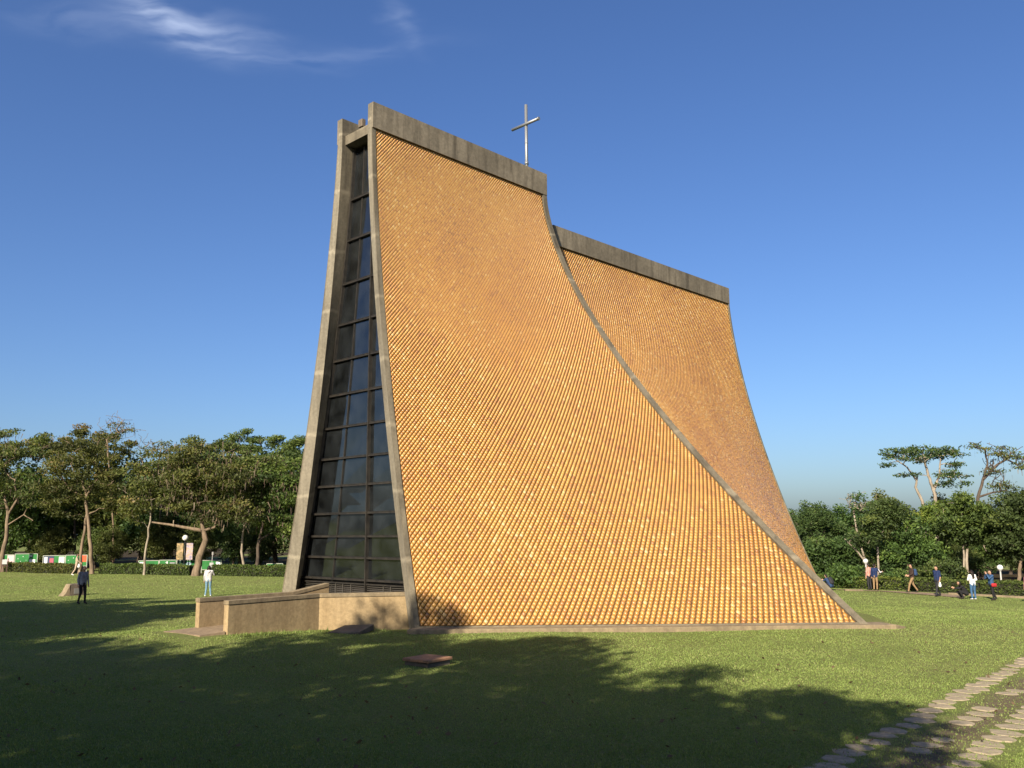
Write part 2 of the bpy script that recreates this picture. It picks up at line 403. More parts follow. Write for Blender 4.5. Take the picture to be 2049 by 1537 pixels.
def e_rear(z):
    q = np.clip((H2 - B2 - z) / (H2 - B2), 0, 1.2); g_ = shp(q, 0.169, 1.67); return 26.115 + 1.534 * g_, 0.894 + 3.815 * g_

class Leaf:
    def __init__(s, E0, E1, H, B): s.E0, s.E1, s.H, s.B = E0, E1, H, B
    def P(s, u, z):                      # outer face, near side (y negative)
        u = np.asarray(u, float); z = np.asarray(z, float)
        s0, y0 = s.E0(z); s1, y1 = s.E1(z)
        return np.stack([s0 + (s1 - s0) * u, -(y0 + (y1 - y0) * u), z + 0 * u], -1)
    def N(s, u, z):
        e = 1e-3; a = s.P(u + e, z) - s.P(u - e, z); b = s.P(u, z + e) - s.P(u, z - e)
        n = np.cross(a, b); return n / np.linalg.norm(n, axis=-1, keepdims=True)
    def O(s, u, z, d): return s.P(u, z) + s.N(u, z) * np.asarray(d)[..., None]
    def width(s, z):
        a, b = s.P(0.0 * z, z), s.P(0.0 * z + 1, z); return np.linalg.norm(a - b, axis=-1)
    def inner(s, u, z):
        q = np.clip((s.H - z) / s.H, 0, 1); p = s.P(u, z).copy()
        p[..., 1] += 0.27 + 0.31 * q
        p[..., 0] += 0.24 * q * (1 - 2 * np.asarray(u))
        return p
def grid_faces(nu, nv, base=0, flip=False):
    i = (np.arange(nv - 1)[:, None] * nu + np.arange(nu - 1)[None, :]).ravel() + base
    f = np.stack([i, i + 1, i + nu + 1, i + nu], 1)
    return f[:, ::-1] if flip else f
DEP = 0.046
def shell_mesh(L, name):
    nu, nz = 25, 49
    us = np.linspace(0, 1, nu); zs = np.linspace(-0.25, L.H, nz)
    U, Z = np.meshgrid(us, zs)
    out = L.O(U, Z, np.full(U.shape, -DEP)); inn = L.inner(U, Z)
    V = []; F = []; MI = []; SM = []
    def add(g, mi, flip, sm):
        base = sum(len(v) for v in V); V.append(g.reshape(-1, 3)); f = grid_faces(g.shape[1], g.shape[0], base, flip); F.append(f); MI.extend([mi] * len(f)); SM.extend([sm] * len(f))
    add(out, 1, False, True); add(inn, 0, True, True)
    add(np.stack([inn[:, 0], out[:, 0]], 1), 2, False, False)
    add(np.stack([out[:, -1], inn[:, -1]], 1), 2, False, False)
    add(np.stack([out[-1], inn[-1]], 0), 0, False, False)
    add(np.stack([inn[0], out[0]], 0), 0, False, False)
    V = np.concatenate(V); F = np.concatenate(F)
    me = np_mesh(name, V, F.ravel(), 4)
    me.polygons.foreach_set('material_index', np.array(MI, np.int32)); me.polygons.foreach_set('use_smooth', np.array(SM, bool))
    for m_ in (CONC, GROUT, CONC_END): me.materials.append(m_)
    return me
def strip_mesh(L, name, u0, u1, z0, z1, nu, nz, top=0.0, mt=CONC):
    zs = np.linspace(z0, z1, nz); rows_o = []; rows_i = []
    for z in zs:
        a = u0(z); b = u1(z); us = np.linspace(a, b, nu); zz_ = np.full(nu, z)
        rows_o.append(L.O(us, zz_, np.full(nu, top))); rows_i.append(L.O(us, zz_, np.full(nu, -DEP)))
    o = np.array(rows_o); i_ = np.array(rows_i); V = []; F = []; SM = []
    def add(g, sm):
        base = sum(len(v) for v in V); V.append(g.reshape(-1, 3)); f = grid_faces(g.shape[1], g.shape[0], base); F.append(f); SM.extend([sm] * len(f))
    add(o, True)
    add(np.stack([i_[:, 0], o[:, 0]], 1), False); add(np.stack([o[:, -1], i_[:, -1]], 1), False)
    add(np.stack([o[-1], i_[-1]], 0), False); add(np.stack([i_[0], o[0]], 0), False)
    me = np_mesh(name, np.concatenate(V), np.concatenate(F).ravel(), 4)
    me.polygons.foreach_set('use_smooth', np.array(SM, bool)); me.materials.append(mt)
    return me
TW, TH = 0.193, 0.236
RIML, RIMR = 0.17, 0.27
def tiles(L, rl, rr, zlo, seed, ncol):
    """diamond tiles in a fan of ncol columns that narrows upwards; alternate rows are set half a tile aside"""
    rs = np.random.RandomState(seed)
    zt = L.H - L.B - 0.06
    zs_ = [zlo]; e = 1e-3
    while zs_[-1] < zt + 0.2:                     # row spacing follows the column width
        z = np.array(zs_[-1]); a = L.P(np.array(0.15 + e), z) - L.P(np.array(0.15 - e), z); a = a / np.linalg.norm(a)
        b_ = (L.P(np.array(0.15), z + e) - L.P(np.array(0.15), z - e)) / (2 * e); perp = np.linalg.norm(b_ - (b_ @ a) * a)
        zs_.append(float(z) + 0.5 * 1.19 * float(L.width(z)) / ncol / perp)
    Q = []; A_ = []; rowid = []
    for i, z in enumerate(zs_):
        if z > zt: break
        u = (np.arange(ncol + 1) + (0.5 if i % 2 else 0.0)) / ncol; S = float(L.width(np.array(z)))
        u = u[(u * S > rl - 0.03) & (u * S < S - rr + 0.03)]
        Q.append(np.stack([u, np.full(len(u), z)], -1)); A_ += [S / ncol / 2] * len(u); rowid += [i] * len(u)
    Q = np.concatenate(Q); A_ = np.array(A_); nT = len(Q); uu, zz_ = Q[:, 0], Q[:, 1]
    P_ = L.P(uu, zz_); n_ = L.N(uu, zz_)
    e1 = L.P(uu + e, zz_) - L.P(uu - e, zz_); e1 /= np.linalg.norm(e1, axis=1, keepdims=True); e2 = np.cross(n_, e1)
    cv = L.P(uu, zz_ + e) - L.P(uu, zz_ - e); sh = (cv * e1).sum(1) / np.maximum(1e-9, (cv * e2).sum(1))
    e2s = e2 + e1 * (0.55 * sh)[:, None]
    a = (A_ * 0.81)[:, None]; b = (A_ * 1.19 * 0.865)[:, None]
    C4 = np.stack([P_ - e2s * b, P_ + e1 * a, P_ + e2s * b, P_ - e1 * a], 1)          # four corners
    # keep inside the field
    lo, hi = L.P(np.clip((rl + 0.01) / L.width(zz_), 0, 1), zz_), L.P(1 - np.clip((rr + 0.01) / L.width(zz_), 0, 1), zz_)
    dl = ((C4 - lo[:, None]) * e1[:, None]).sum(2); dr = ((hi[:, None] - C4) * e1[:, None]).sum(2)
    C4 = C4 + e1[:, None] * np.maximum(0, -dl)[..., None] - e1[:, None] * np.maximum(0, -dr)[..., None]
    C4[..., 2] = np.clip(C4[..., 2], zlo - 0.0, zt + 0.04)
    d = -0.022 + rs.uniform(-0.003, 0.003, nT); tilt = rs.uniform(-0.004, 0.004, (nT, 4))
    top = C4 + n_[:, None] * (d[:, None] + tilt)[..., None]
    bot = C4 + n_[:, None] * (-DEP - 0.006)
    cen = top.mean(1) + n_ * 0.0015
    V = np.concatenate([bot, top, cen[:, None]], 1)          # 9 verts per tile
    T = np.array([[0, 1, 5], [0, 5, 4], [1, 2, 6], [1, 6, 5], [2, 3, 7], [2, 7, 6], [3, 0, 4], [3, 4, 7], [4, 5, 8], [5, 6, 8], [6, 7, 8], [7, 4, 8]])
    rowid = np.array(rowid)
    tone = np.clip(rs.normal(0.50, 0.19, nT) + (rs.rand(nT) < 0.03) * 0.3, 0, 1)
    # patches where neighbouring tiles come from one darker firing
    cpos = cen * np.array([0.5, 0.5, 0.5])
    tone = np.clip(tone + 0.10 * np.sin(cpos[:, 0] * 2.1 + 1.0 + np.sin(cpos[:, 2] * 1.3)) * np.sin(cpos[:, 2] * 1.7 + 2.0 * np.sin(cpos[:, 0])), 0, 1)
    return V, T, tone, rowid
def tile_mesh(name, V, T, tone):
    n = len(V); F = (T[None] + 9 * np.arange(n)[:, None, None]).reshape(-1)
    me = np_mesh(name, V.reshape(-1, 3), F, 3, tone=np.repeat(tone, len(T)))
    me.materials.append(TILE); return me
front_leaf = Leaf(e_front, e_mid, H1, B1)
rear_leaf = Leaf(e_mid2, e_rear, H2, B2)
for L, nm, rl, rr, seed, parts in ((front_leaf, 'front', RIML, RIMR, 3, True), (rear_leaf, 'rear', RIMR, 0.12, 5, False)):
    sm = shell_mesh(L, 'shell_wall')
    ul = lambda z, L=L, rl=rl: rl / float(L.width(np.array(z)))
    ur = lambda z, L=L, rr=rr: 1 - rr / float(L.width(np.array(z)))
    ztop = L.H - L.B
    rims = [('parapet_band', strip_mesh(L, 'parapet_band', lambda z: 0.0, lambda z: 1.0, ztop, L.H, 25, 3, 0.05, CONC_BAND)),
            ('edge_rim', strip_mesh(L, 'edge_rim', lambda z: 0.0, ul, -0.25, ztop, 2, 40, 0.0, CONC)),
            ('edge_rim', strip_mesh(L, 'edge_rim', ur, lambda z: 1.0, -0.25, ztop, 3, 40, 0.03, CONC)),
            ('base_rim', strip_mesh(L, 'base_rim', ul, ur, -0.25, 0.07, 25, 2, 0.01, CONC))]
    V, T, tone, rid = tiles(L, rl + 0.02, rr + 0.02, 0.10, seed, 78 if parts else 100)
    if parts:
        order = np.argsort(rid, kind='stable'); sel = np.zeros(len(V), bool); sel[order[:300]] = True
    else:
        sel = np.zeros(len(V), bool)
    field = tile_mesh('tile_field', V[~sel], T, tone[~sel])
    low = tile_mesh('tile_course', V[sel], T, tone[sel]) if parts else None
    for side in (1, -1):
        sh = link_mesh('shell_wall', sm, [], chapel)
        sh.scale = (1, side, 1)
        sh['label'] = ('tall' if nm == 'front' else 'lower') + (' near' if side == 1 else ' far') + ' curved concrete shell clad in orange tiles'
        for rn, rm in rims: link_mesh(rn, rm, [], sh)
        fo = link_mesh('tile_field', field, [], sh); fo['kind'] = 'stuff'
        if parts and side == -1:
            o = link_mesh('tile_field', low, [], sh); o['kind'] = 'stuff'
        if parts and side == 1:
            for q in np.nonzero(sel)[0]:
                link_mesh('tile', tile_mesh('tile', V[q:q + 1], T, tone[q:q + 1]), [], sh)

def part(name, build, mats, bevel=0.0, parent=None):
    b = MB(); build(b); return b.build(name, mats, parent or chapel, bevel)
# glazed end wall
SG = 0.65
def yi(z, s=SG):
    s0, y0 = e_front(z); s1, y1 = e_mid(z); q = np.clip((H1 - z) / H1, 0, 1)
    # inner face of shell at station s
    u = (s - (s0 + 0.24 * q)) / ((s1 - 0.24 * q) - (s0 + 0.24 * q))
    return float((y0 + (y1 - y0) * u) - (0.27 + 0.31 * q))
TZ = [0.25, 1.36, 2.14, 2.91, 3.75, 4.78, 5.82, 7.0, 8.26, 9.6, 11.0, 12.6, 14.32, 15.96, 18.02]
MAINY = -0.5
def thin_y(z): return (yi(z) + MAINY) / 2 + 0.02
pane_i = 0
for k in range(1, len(TZ) - 1):
    z0, z1 = TZ[k] + 0.03, TZ[k + 1] - 0.03
    cols = [(lambda z: yi(z) + 0.02, thin_y), (thin_y, lambda z: MAINY), (lambda z: MAINY, lambda z: -yi(z) - 0.02)]
    for a, b_ in cols:
        b = MB(); rr_ = rnd.uniform(-0.012, 0.012); r2 = rnd.uniform(-0.012, 0.012)
        b.hexa([(SG + rr_, a(z0), z0), (SG - rr_, b_(z0), z0), (SG - rr_ + 0.012, b_(z0), z0), (SG + rr_ + 0.012, a(z0), z0),
                (SG + r2, a(z1), z1), (SG - r2, b_(z1), z1), (SG - r2 + 0.012, b_(z1), z1), (SG + r2 + 0.012, a(z1), z1)])
        b.build('pane', GLASS, chapel)
for k, z in enumerate(TZ[1:-1]):
    y_ = yi(z) + 0.03
    part('transom', lambda b: (b.bar((SG - 0.05, y_, z), (SG - 0.05, -y_, z), 0.13, 0.05), b.bar((SG - 0.10, y_, z + 0.045), (SG - 0.10, -y_, z + 0.045), 0.05, 0.018)), DARKMETAL)
    if k == 0: part('transom', lambda b: b.bar((SG - 0.06, y_, z - 0.13), (SG - 0.06, -y_, z - 0.13), 0.10, 0.05), DARKMETAL)
part('mullion', lambda b: (b.bar((SG - 0.07, MAINY, 0.0), (SG - 0.07, MAINY, 18.0), 0.05, 0.16, up=(1, 0, 0)),), DARKMETAL)
part('mullion', lambda b: [b.bar((SG - 0.02, thin_y(TZ[k]), TZ[k]), (SG - 0.02, thin_y(TZ[k + 1]), TZ[k + 1]), 0.035, 0.06, up=(1, 0, 0)) for k in range(len(TZ) - 1)], DARKMETAL)
for sg in (1, -1):
    part('window_jamb', lambda b: [b.bar((SG - 0.06, sg * (yi(TZ[k]) - 0.02), TZ[k]), (SG - 0.06, sg * (yi(TZ[k + 1]) - 0.02), TZ[k + 1]), 0.12, 0.14, up=(1, 0, 0)) for k in range(len(TZ) - 1)], DARKMETAL)
for k in range(13):
    z = 0.32 + k * 0.068
    part('louvre_slat', lambda b: b.bar((SG - 0.02, yi(z), z), (SG - 0.02, -yi(z), z), 0.06, 0.018, up=(0.6, 0, 1)), LOUVRE)
for y_ in (1.9, 1.35, 0.9, 0.4, -1.5, -1.9):
    part('louvre_post', lambda b: b.bar((SG - 0.08, y_, 0.1), (SG - 0.08, y_, 1.22), 0.03, 0.03, up=(1, 0, 0)), LOUVRE)
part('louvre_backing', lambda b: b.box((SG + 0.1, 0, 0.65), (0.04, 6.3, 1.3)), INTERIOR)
part('head_beam', lambda b: b.hexa([(0.16, 0.86, 18.12), (0.16, -0.86, 18.12), (0.95, -0.86, 18.12), (0.95, 0.86, 18.12), (0.16, 0.86, 18.5), (0.16, -0.86, 18.5), (0.95, -0.86, 18.5), (0.95, 0.86, 18.5)]), CONC)
part('floodlight', lambda b: (b.box((0.3, -0.05, 18.78), (0.16, 0.26, 0.30)), b.box((0.3, -0.05, 18.58), (0.06, 0.06, 0.14))), SLAB)
part('ridge_skylight', lambda b: b.box((5.4, 0, 18.3), (9.0, 1.66, 0.05)), DARKMETAL)
part('ridge_skylight', lambda b: b.box((18.3, 0, 16.2), (15.5, 1.2, 0.05)), GLASS)
for a, b2 in (((0.87, 13.47), (0.31, 14.16)), ((0.87, 13.47), (0.46, 12.77)), ((0.46, 12.77), (0.33, 11.55)), ((0.83, 12.24), (0.33, 13.0)), ((0.33, 11.55), (0.62, 10.9)), ((0.45, 10.1), (0.15, 10.75)), ((-0.1, 9.3), (0.1, 10.3))):
    part('interior_strut', lambda b: b.tube([(1.25, a[0], a[1]), (1.25, b2[0], b2[1])], 0.05, 6), GREENSTEEL)
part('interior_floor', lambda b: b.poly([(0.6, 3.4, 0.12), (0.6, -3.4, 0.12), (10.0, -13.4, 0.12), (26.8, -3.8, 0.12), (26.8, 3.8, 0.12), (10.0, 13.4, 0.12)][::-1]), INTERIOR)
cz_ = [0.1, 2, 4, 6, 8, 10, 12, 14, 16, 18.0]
part('added_dark_screen', lambda b: b.poly([(9.3, -(yi(z, 9.3) - 0.06), z) for z in cz_] + [(9.3, yi(z, 9.3) - 0.06, z) for z in cz_[::-1]]), INTERIOR)  # added screen: blocks sky seen through the building, keeps the inside dark
# glazed slit between the tall and the lower shells, and the far end wall
for sg in (1, -1):
    def slit(b):
        zs = np.linspace(0.0, 15.8, 22)
        for k in range(21):
            p = []
            for z in (zs[k], zs[k + 1]):
                s1, y1 = e_mid(z); s2, y2 = e_mid2(z); ya = min(y1, y2) - 0.35
                p.append(((s1 - 0.1, -sg * (ya), z), (s2 + 0.1, -sg * (ya), z)))
            b.quad(p[0][0], p[0][1], p[1][1], p[1][0])
    part('slit_window', slit, GLASS)
def rear_end(b):
    zs = np.linspace(0, 16, 9)
    for k in range(8):
        s0, y0 = e_rear(zs[k]); s1, y1 = e_rear(zs[k + 1])
        b.quad((s0 - 0.7, -y0 + .35, zs[k]), (s0 - 0.7, y0 - .35, zs[k]), (s1 - 0.7, y1 - .35, zs[k + 1]), (s1 - 0.7, -y1 + .35, zs[k + 1]))
part('rear_window', rear_end, GLASS)
# cross
def crossb(b):
    b.tube([(9.78, 0.0, 18.2), (9.78, 0.0, 22.98)], 0.075, 14)
    b.tube([(9.78, 0.0, 19.98), (9.78, 0.0, 20.14)], 0.092, 14); b.tube([(9.78, 0.0, 21.03), (9.78, 0.0, 21.06)], 0.082, 14)
cr = part('cross', crossb, STEEL)
part('crossbar', lambda b: (b.tube([(9.72, 0.86, 21.98), (9.72, -0.86, 21.98)], 0.07, 14), b.tube([(9.72, -0.80, 21.98), (9.72, -0.88, 21.98)], 0.082, 14)), STEEL, parent=cr)
part('cross_bracket', lambda b: b.box((9.78, 0, 18.3), (0.3, 1.7, 0.25)), CONC_BAND)
# plinth kerb along the base of the near shell
def plinth(b, sg=1):
    a = np.array([-0.45, -4.25]); e = np.array([10.06, -14.5]); d = (e - a) / np.linalg.norm(e - a); n = np.array([d[1], -d[0]])
    if n[1] > 0: n = -n
    e2 = e + d * 0.75
    p = [a + n * 0.30, e2 + n * 0.34, e2 + d * 0.42 + n * 0.10, e + d * 0.6 - n * 0.5, a - n * 0.3]
    top = [(q[0], sg * q[1], 0.035) for q in p]; top[2] = (top[2][0], top[2][1], -0.06)
    bot = [(q[0], sg * q[1], -0.7) for q in p]
    nn = len(p)
    b.poly(top if sg == 1 else top[::-1])
    for i in range(nn):
        j = (i + 1) % nn
        b.quad(bot[i], bot[j], top[j], top[i])
part('plinth', lambda b: plinth(b, 1), CAPM, 0.02)
part('plinth', lambda b: plinth(b, -1), CAPM, 0.02)
part('footing_block', lambda b: b.box((-0.30, -4.35, -0.10), (0.5, 0.5, 0.26), 0.5), CAPM, 0.04)

# ramp with parapet walls at the glazed end
def wall(name, label, pts, thick, zb, zt, side):
    o = empty(name, (X0, Y0, 0), math.pi / 2 - PHI); tag(o, label, 'wall', 'ramp walls')
    n = len(pts); P_ = [np.array(p[:2], float) for p in pts]; tz = [p[2] for p in pts]
    offs = []
    for i in range(n):
        ds = []
        if i > 0: ds.append((P_[i] - P_[i - 1]) / np.linalg.norm(P_[i] - P_[i - 1]))
        if i < n - 1: ds.append((P_[i + 1] - P_[i]) / np.linalg.norm(P_[i + 1] - P_[i]))
        nn_ = [np.array([-d[1], d[0]]) * side for d in ds]
        m_ = sum(nn_); m_ = m_ / (m_ @ nn_[0]); offs.append(m_)
    for i in range(n - 1):
        b = MB(); c = MB()
        a0, a1 = P_[i], P_[i + 1]; b0, b1 = a0 + offs[i] * thick, a1 + offs[i + 1] * thick
        def ring(q, zl): return [(q[0][0], q[0][1], zl[0]), (q[1][0], q[1][1], zl[1]), (q[2][0], q[2][1], zl[1]), (q[3][0], q[3][1], zl[0])]
        qs = [a0, a1, b1, b0]
        if side < 0: pass
        b.hexa(ring(qs, (zb, zb)) + ring(qs, (tz[i] - 0.135, tz[i + 1] - 0.135)))
        b.build('wall_panel', RENDER, o)
        e = 0.018
        qc = [a0 - offs[i] * e, a1 - offs[i + 1] * e, b1 + offs[i + 1] * e, b0 + offs[i] * e]
        if i == 0:
            d = (a1 - a0) / np.linalg.norm(a1 - a0); qc[0] = qc[0] - d * e; qc[3] = qc[3] - d * e
        c.hexa(ring(qc, (tz[i] - 0.12, tz[i + 1] - 0.12)) + ring(qc, (tz[i], tz[i + 1])))
        s_ = MB(); qs2 = [a0 + offs[i] * 0.012, a1 + offs[i + 1] * 0.012, b1 - offs[i + 1] * 0.012, b0 - offs[i] * 0.012]
        s_.hexa(ring(qs2, (tz[i] - 0.136, tz[i + 1] - 0.136)) + ring(qs2, (tz[i] - 0.119, tz[i + 1] - 0.119)))
        s_.build('shadow_joint', SLAB, o)
        c.build('coping', CAPM, o, 0.008)
    return o
wall('ramp_wall', 'near ochre ramp wall with a bend, joined to the tall glass end', [(-5.43, -1.79, 1.09), (-2.006, -1.434, 1.09), (0.36, -3.29, 1.09)], 0.22, -0.5, 1.09, 1)
wall('ramp_wall', 'far ochre ramp wall rising in a step towards the glass end', [(-5.486, -0.11, 1.09), (-2.105, 0.034, 1.09), (-0.55, 0.16, 1.31)], 0.22, -0.5, 1.09, 1)
b = MB()
b.hexa([(-6.25, -1.7, -0.4), (-5.48, -1.75, -0.4), (-5.48, 0.1, -0.4), (-6.45, 0.2, -0.4), (-6.25, -1.7, 0.15), (-5.48, -1.75, 0.20), (-5.48, 0.1, 0.20), (-6.45, 0.2, 0.15)])
b.hexa([(-5.479, -1.66, -0.4), (-1.9, -1.3, -0.4), (-1.9, 0.0, -0.4), (-5.479, -0.05, -0.4), (-5.479, -1.66, 0.20), (-1.9, -1.3, 0.30), (-1.9, 0.0, 0.30), (-5.479, -0.05, 0.20)])
b.hexa([(-1.899, -1.3, -0.4), (0.3, -2.9, -0.4), (0.5, 2.6, -0.4), (-1.899, 0.0, -0.4), (-1.899, -1.3, 0.28), (0.3, -2.9, 0.28), (0.5, 2.6, 0.28), (-1.899, 0.0, 0.28)])
o = b.build('ramp_path', PAVE); o.location = (X0, Y0, 0); o.rotation_euler = (0, 0, math.pi / 2 - PHI); tag(o, kind='structure')

# ------------------------------------------------------------------ slabs, monument
b = MB()
zs0 = gz(-5.2, 29.0)
b.hexa([(-5.86, 28.86, zs0 - 0.05), (-4.85, 28.60, zs0 - 0.05), (-4.52, 29.52, zs0 + 0.02), (-5.50, 29.66, zs0 + 0.02), (-5.86, 28.86, zs0 + 0.05), (-4.85, 28.60, zs0 + 0.07), (-4.52, 29.52, zs0 + 0.22), (-5.50, 29.66, zs0 + 0.18)])
tag(b.build('stone_slab', SLAB, None, 0.02), 'grey stone slab lying tilted in the grass below the ramp wall', 'slab')
mr = empty('manhole', (-2.1, 22.25, gz(-2.1, 22.25)), 0.0)
tag(mr, 'square reddish concrete manhole cover raised above the shaded lawn', 'manhole')
b = MB(); b.box((0, 0, 0.02), (0.78, 0.78, 0.14), math.radians(52.0)); b.build('base', SLAB, mr, 0.02)
b = MB(); b.box((0.0, 0, 0.135), (0.86, 0.86, 0.07), math.radians(52.0)); b.build('cover', REDSLAB, mr, 0.015)
mz = gz(-23.7, 48.6)
mo = empty('monument', (-23.75, 49.2, mz), math.radians(50)); mo.scale = (0.85, 0.85, 0.85); tag(mo, 'low dark stone monument with a plaque beside the standing person in grey', 'monument')
b = MB(); b.hexa([(-0.45, -0.3, -0.1), (0.55, -0.3, -0.1), (0.55, 0.5, -0.1), (-0.45, 0.5, -0.1), (-0.42, -0.22, 0.72), (0.52, -0.22, 0.72), (0.52, 0.45, 0.72), (-0.42, 0.45, 0.72)]); b.build('block', SLAB, mo, 0.03)
b = MB(); b.hexa([(-0.98, -0.28, -0.1), (-0.451, -0.28, -0.1), (-0.451, 0.45, -0.1), (-0.98, 0.45, -0.1), (-0.72, -0.25, 0.2), (-0.47, -0.25, 0.72), (-0.47, 0.4, 0.72), (-0.72, 0.4, 0.2)]); b.build('buttress', CAPM, mo, 0.02)
b = MB(); b.box((0.0, -0.285, 0.28), (0.46, 0.03, 0.34)); b.build('plaque', mat('grey_plaque', (0.25, 0.25, 0.24), 0.4), mo)

# ------------------------------------------------------------------ stepping stones
U_ = np.array([0.652, 0.758]); N_ = np.array([0.758, -0.652])
si = 0
for row, (off_, a0, a1, st) in enumerate(((-5.07, 11.9, 30.0, 0.47), (-4.36, 12.6, 28.0, 0.47), (-3.66, 13.2, 26.0, 0.47))):
    a = a0
    k = 0
    ordn = lambda q: '%d%s' % (q, 'th' if 10 < q % 100 < 14 else {1: 'st', 2: 'nd', 3: 'rd'}.get(q % 10, 'th'))
    while a < a1:
        p = U_ * (a + rnd.uniform(-0.04, 0.04)) + N_ * (off_ + rnd.uniform(-0.05, 0.05))
        rad = rnd.uniform(0.195, 0.25) * (1.0 if row != 1 else 0.85)
        if row == 1 and rnd.random() < 0.3:
            a += st; continue
        nn = 7; b = MB(); th0 = rnd.uniform(0, 6.28)
        pts = []
        for q in range(nn):
            th = th0 + 2 * math.pi * q / nn
            rr_ = rad * rnd.uniform(0.82, 1.16)
            v = U_ * (math.cos(th) * rr_ * 1.0) + N_ * (math.sin(th) * rr_ * 1.12)
            pts.append((v[0], v[1]))
        zt = 0.012 + rnd.uniform(-0.006, 0.008); top = [(x * 0.94, y * 0.94, zt) for x, y in pts]; mid_ = [(x, y, zt - 0.02) for x, y in pts]; bot = [(x, y, -0.08) for x, y in pts]
        b.poly(top)
        for q in range(nn):
            r_ = (q + 1) % nn
            b.quad(mid_[q], mid_[r_], top[r_], top[q]); b.quad(bot[q], bot[r_], mid_[r_], mid_[q])
        o = b.build('stepping_stone', STONE); o.location = (p[0], p[1], gz(p[0], p[1]))
        side_ = ('outer', 'middle', 'inner')[row]
        tag(o, '%s stepping stone from the lower end of the %s row of the path' % (ordn(k + 1), ('left', 'middle', 'right')[row]), 'stepping stone', 'stepping stones crossing the lawn')
        a += st; k += 1

for q, (x, y) in enumerate(((4.02, 12.40), (3.55, 12.22), (3.05, 12.10), (2.55, 12.02))):   # the path bends left at its lower end
    o = bpy.data.objects.new('stepping_stone', bpy.data.objects['stepping_stone.%03d' % (q + 3)].data); COL.objects.link(o); o.location = (x, y, gz(x, y)); o.rotation_euler = (0, 0, 1.3 * q + 0.4)
    tag(o, '%s shaded stone left of the lower end of the path' % ('nearest', 'second', 'third', 'fourth')[q], 'stepping stone', 'stepping stones crossing the lawn')

# ------------------------------------------------------------------ grass blades (one mass)
def grass():
    n = 760000
    rs = np.random.RandomState(5)
    u = rs.rand(n); d = 10.0 * (84.0 / 10.0) ** (u ** 1.05)
    x = rs.uniform(-0.68, 0.68, n) * d + rs.uniform(-1, 1, n)
    y = d
    # leave out stones, chapel, walls
    a = x * U_[0] + y * U_[1]; off_ = x * N_[0] + y * N_[1]
    onpath = (np.abs(off_ + 4.3) < 1.05) & (a > 9.5)
    keep = ~(onpath & (rs.rand(n) < 0.78))
    s = (x - X0) * AX[0] + (y - Y0) * AX[1]; l = (x - X0) * AY[0] + (y - Y0) * AY[1]
    half = np.interp(s, [-0.5, 10.0, 11.2, 28], [4.5, 14.9, 14.9, 5.0], left=-1, right=-1)
    keep &= ~((s > -0.6) & (s < 28.3) & (np.abs(l) < half))
    keep &= ~((s > -6.8) & (s < 0.6) & (l > -2.05 + 0 * s) & (l < 0.6)) 
    keep &= ~((s > -2.2) & (s < 0.6) & (np.abs(l) < 3.6) & (l > -1.3 - 0.75 * (s + 2.1)))
    keep &= ~((np.abs(x + 2.1) < 0.62) & (np.abs(y - 22.25) < 0.62) & (np.abs((x + 2.1) * .616 + (y - 22.25) * .788) < 0.5) & (np.abs((x + 2.1) * .788 - (y - 22.25) * .616) < 0.5))
    keep &= ~((x > -5.9) & (x < -4.5) & (y > 28.6) & (y < 29.7))
    x = x[keep]; y = y[keep]; n = len(x)
    z = ground_z(x, y)
    patch = 0.5 + 0.5 * np.sin(x * 1.3 + 2 * np.sin(y * 0.7)) * np.sin(y * 1.1 + 1.5 * np.sin(x * 0.9))
    h = rs.uniform(0.012, 0.036, n) * (0.8 + 0.5 * patch)
    # taller fringe at foot of the ramp wall
    s = (x - X0) * AX[0] + (y - Y0) * AX[1]; l = (x - X0) * AY[0] + (y - Y0) * AY[1]
    wd = np.where(s < -2.0, np.abs(l + 1.5 - 0.104 * (s + 2.0)), np.abs(l + 1.43 + 0.78 * (s + 2.0)))
    fr = (wd < 0.7) & (s > -5.5) & (s < 0.4)
    h = np.where(fr, h * rs.uniform(2.0, 5.0, n), h)
    dry = np.clip(0.5 + 0.5 * np.sin(x * 0.23 + 1.7 * np.sin(y * 0.17 + 1)) * np.sin(y * 0.31 + 1.3 * np.sin(x * 0.29)) + 0.35 * np.sin(x * 2.7 + y * 1.9) * np.sin(x * 1.1 - y * 2.3), 0, 1) ** 2
    h = h * (1 - 0.35 * dry)
    w = rs.uniform(0.006, 0.011, n) * np.interp(y, [10, 40, 84], [1.0, 2.2, 4.2])
    th = rs.uniform(0, 2 * np.pi, n); lean = rs.uniform(0, 0.9, n) * h; la = rs.uniform(0, 2 * np.pi, n)
    p0 = np.stack([x - np.cos(th) * w, y - np.sin(th) * w, z - 0.004], -1)
    p1 = np.stack([x + np.cos(th) * w, y + np.sin(th) * w, z - 0.004], -1)
    p2 = np.stack([x + np.cos(la) * lean, y + np.sin(la) * lean, z + h], -1)
    V = np.stack([p0, p1, p2], 1).reshape(-1, 3)
    tone = np.clip(rs.normal(0.42, 0.2, n) + (patch - 0.5) * 0.3 + dry * 0.16 * rs.rand(n) + (rs.rand(n) < 0.04) * 0.5, 0, 1)
    me = np_mesh('grass', V, np.arange(3 * n), 3, tone=tone)
    o = link_mesh('grass', me, GRASS)
    tag(o, 'short mown green grass covering the lawn', 'grass', kind='stuff')
grass()

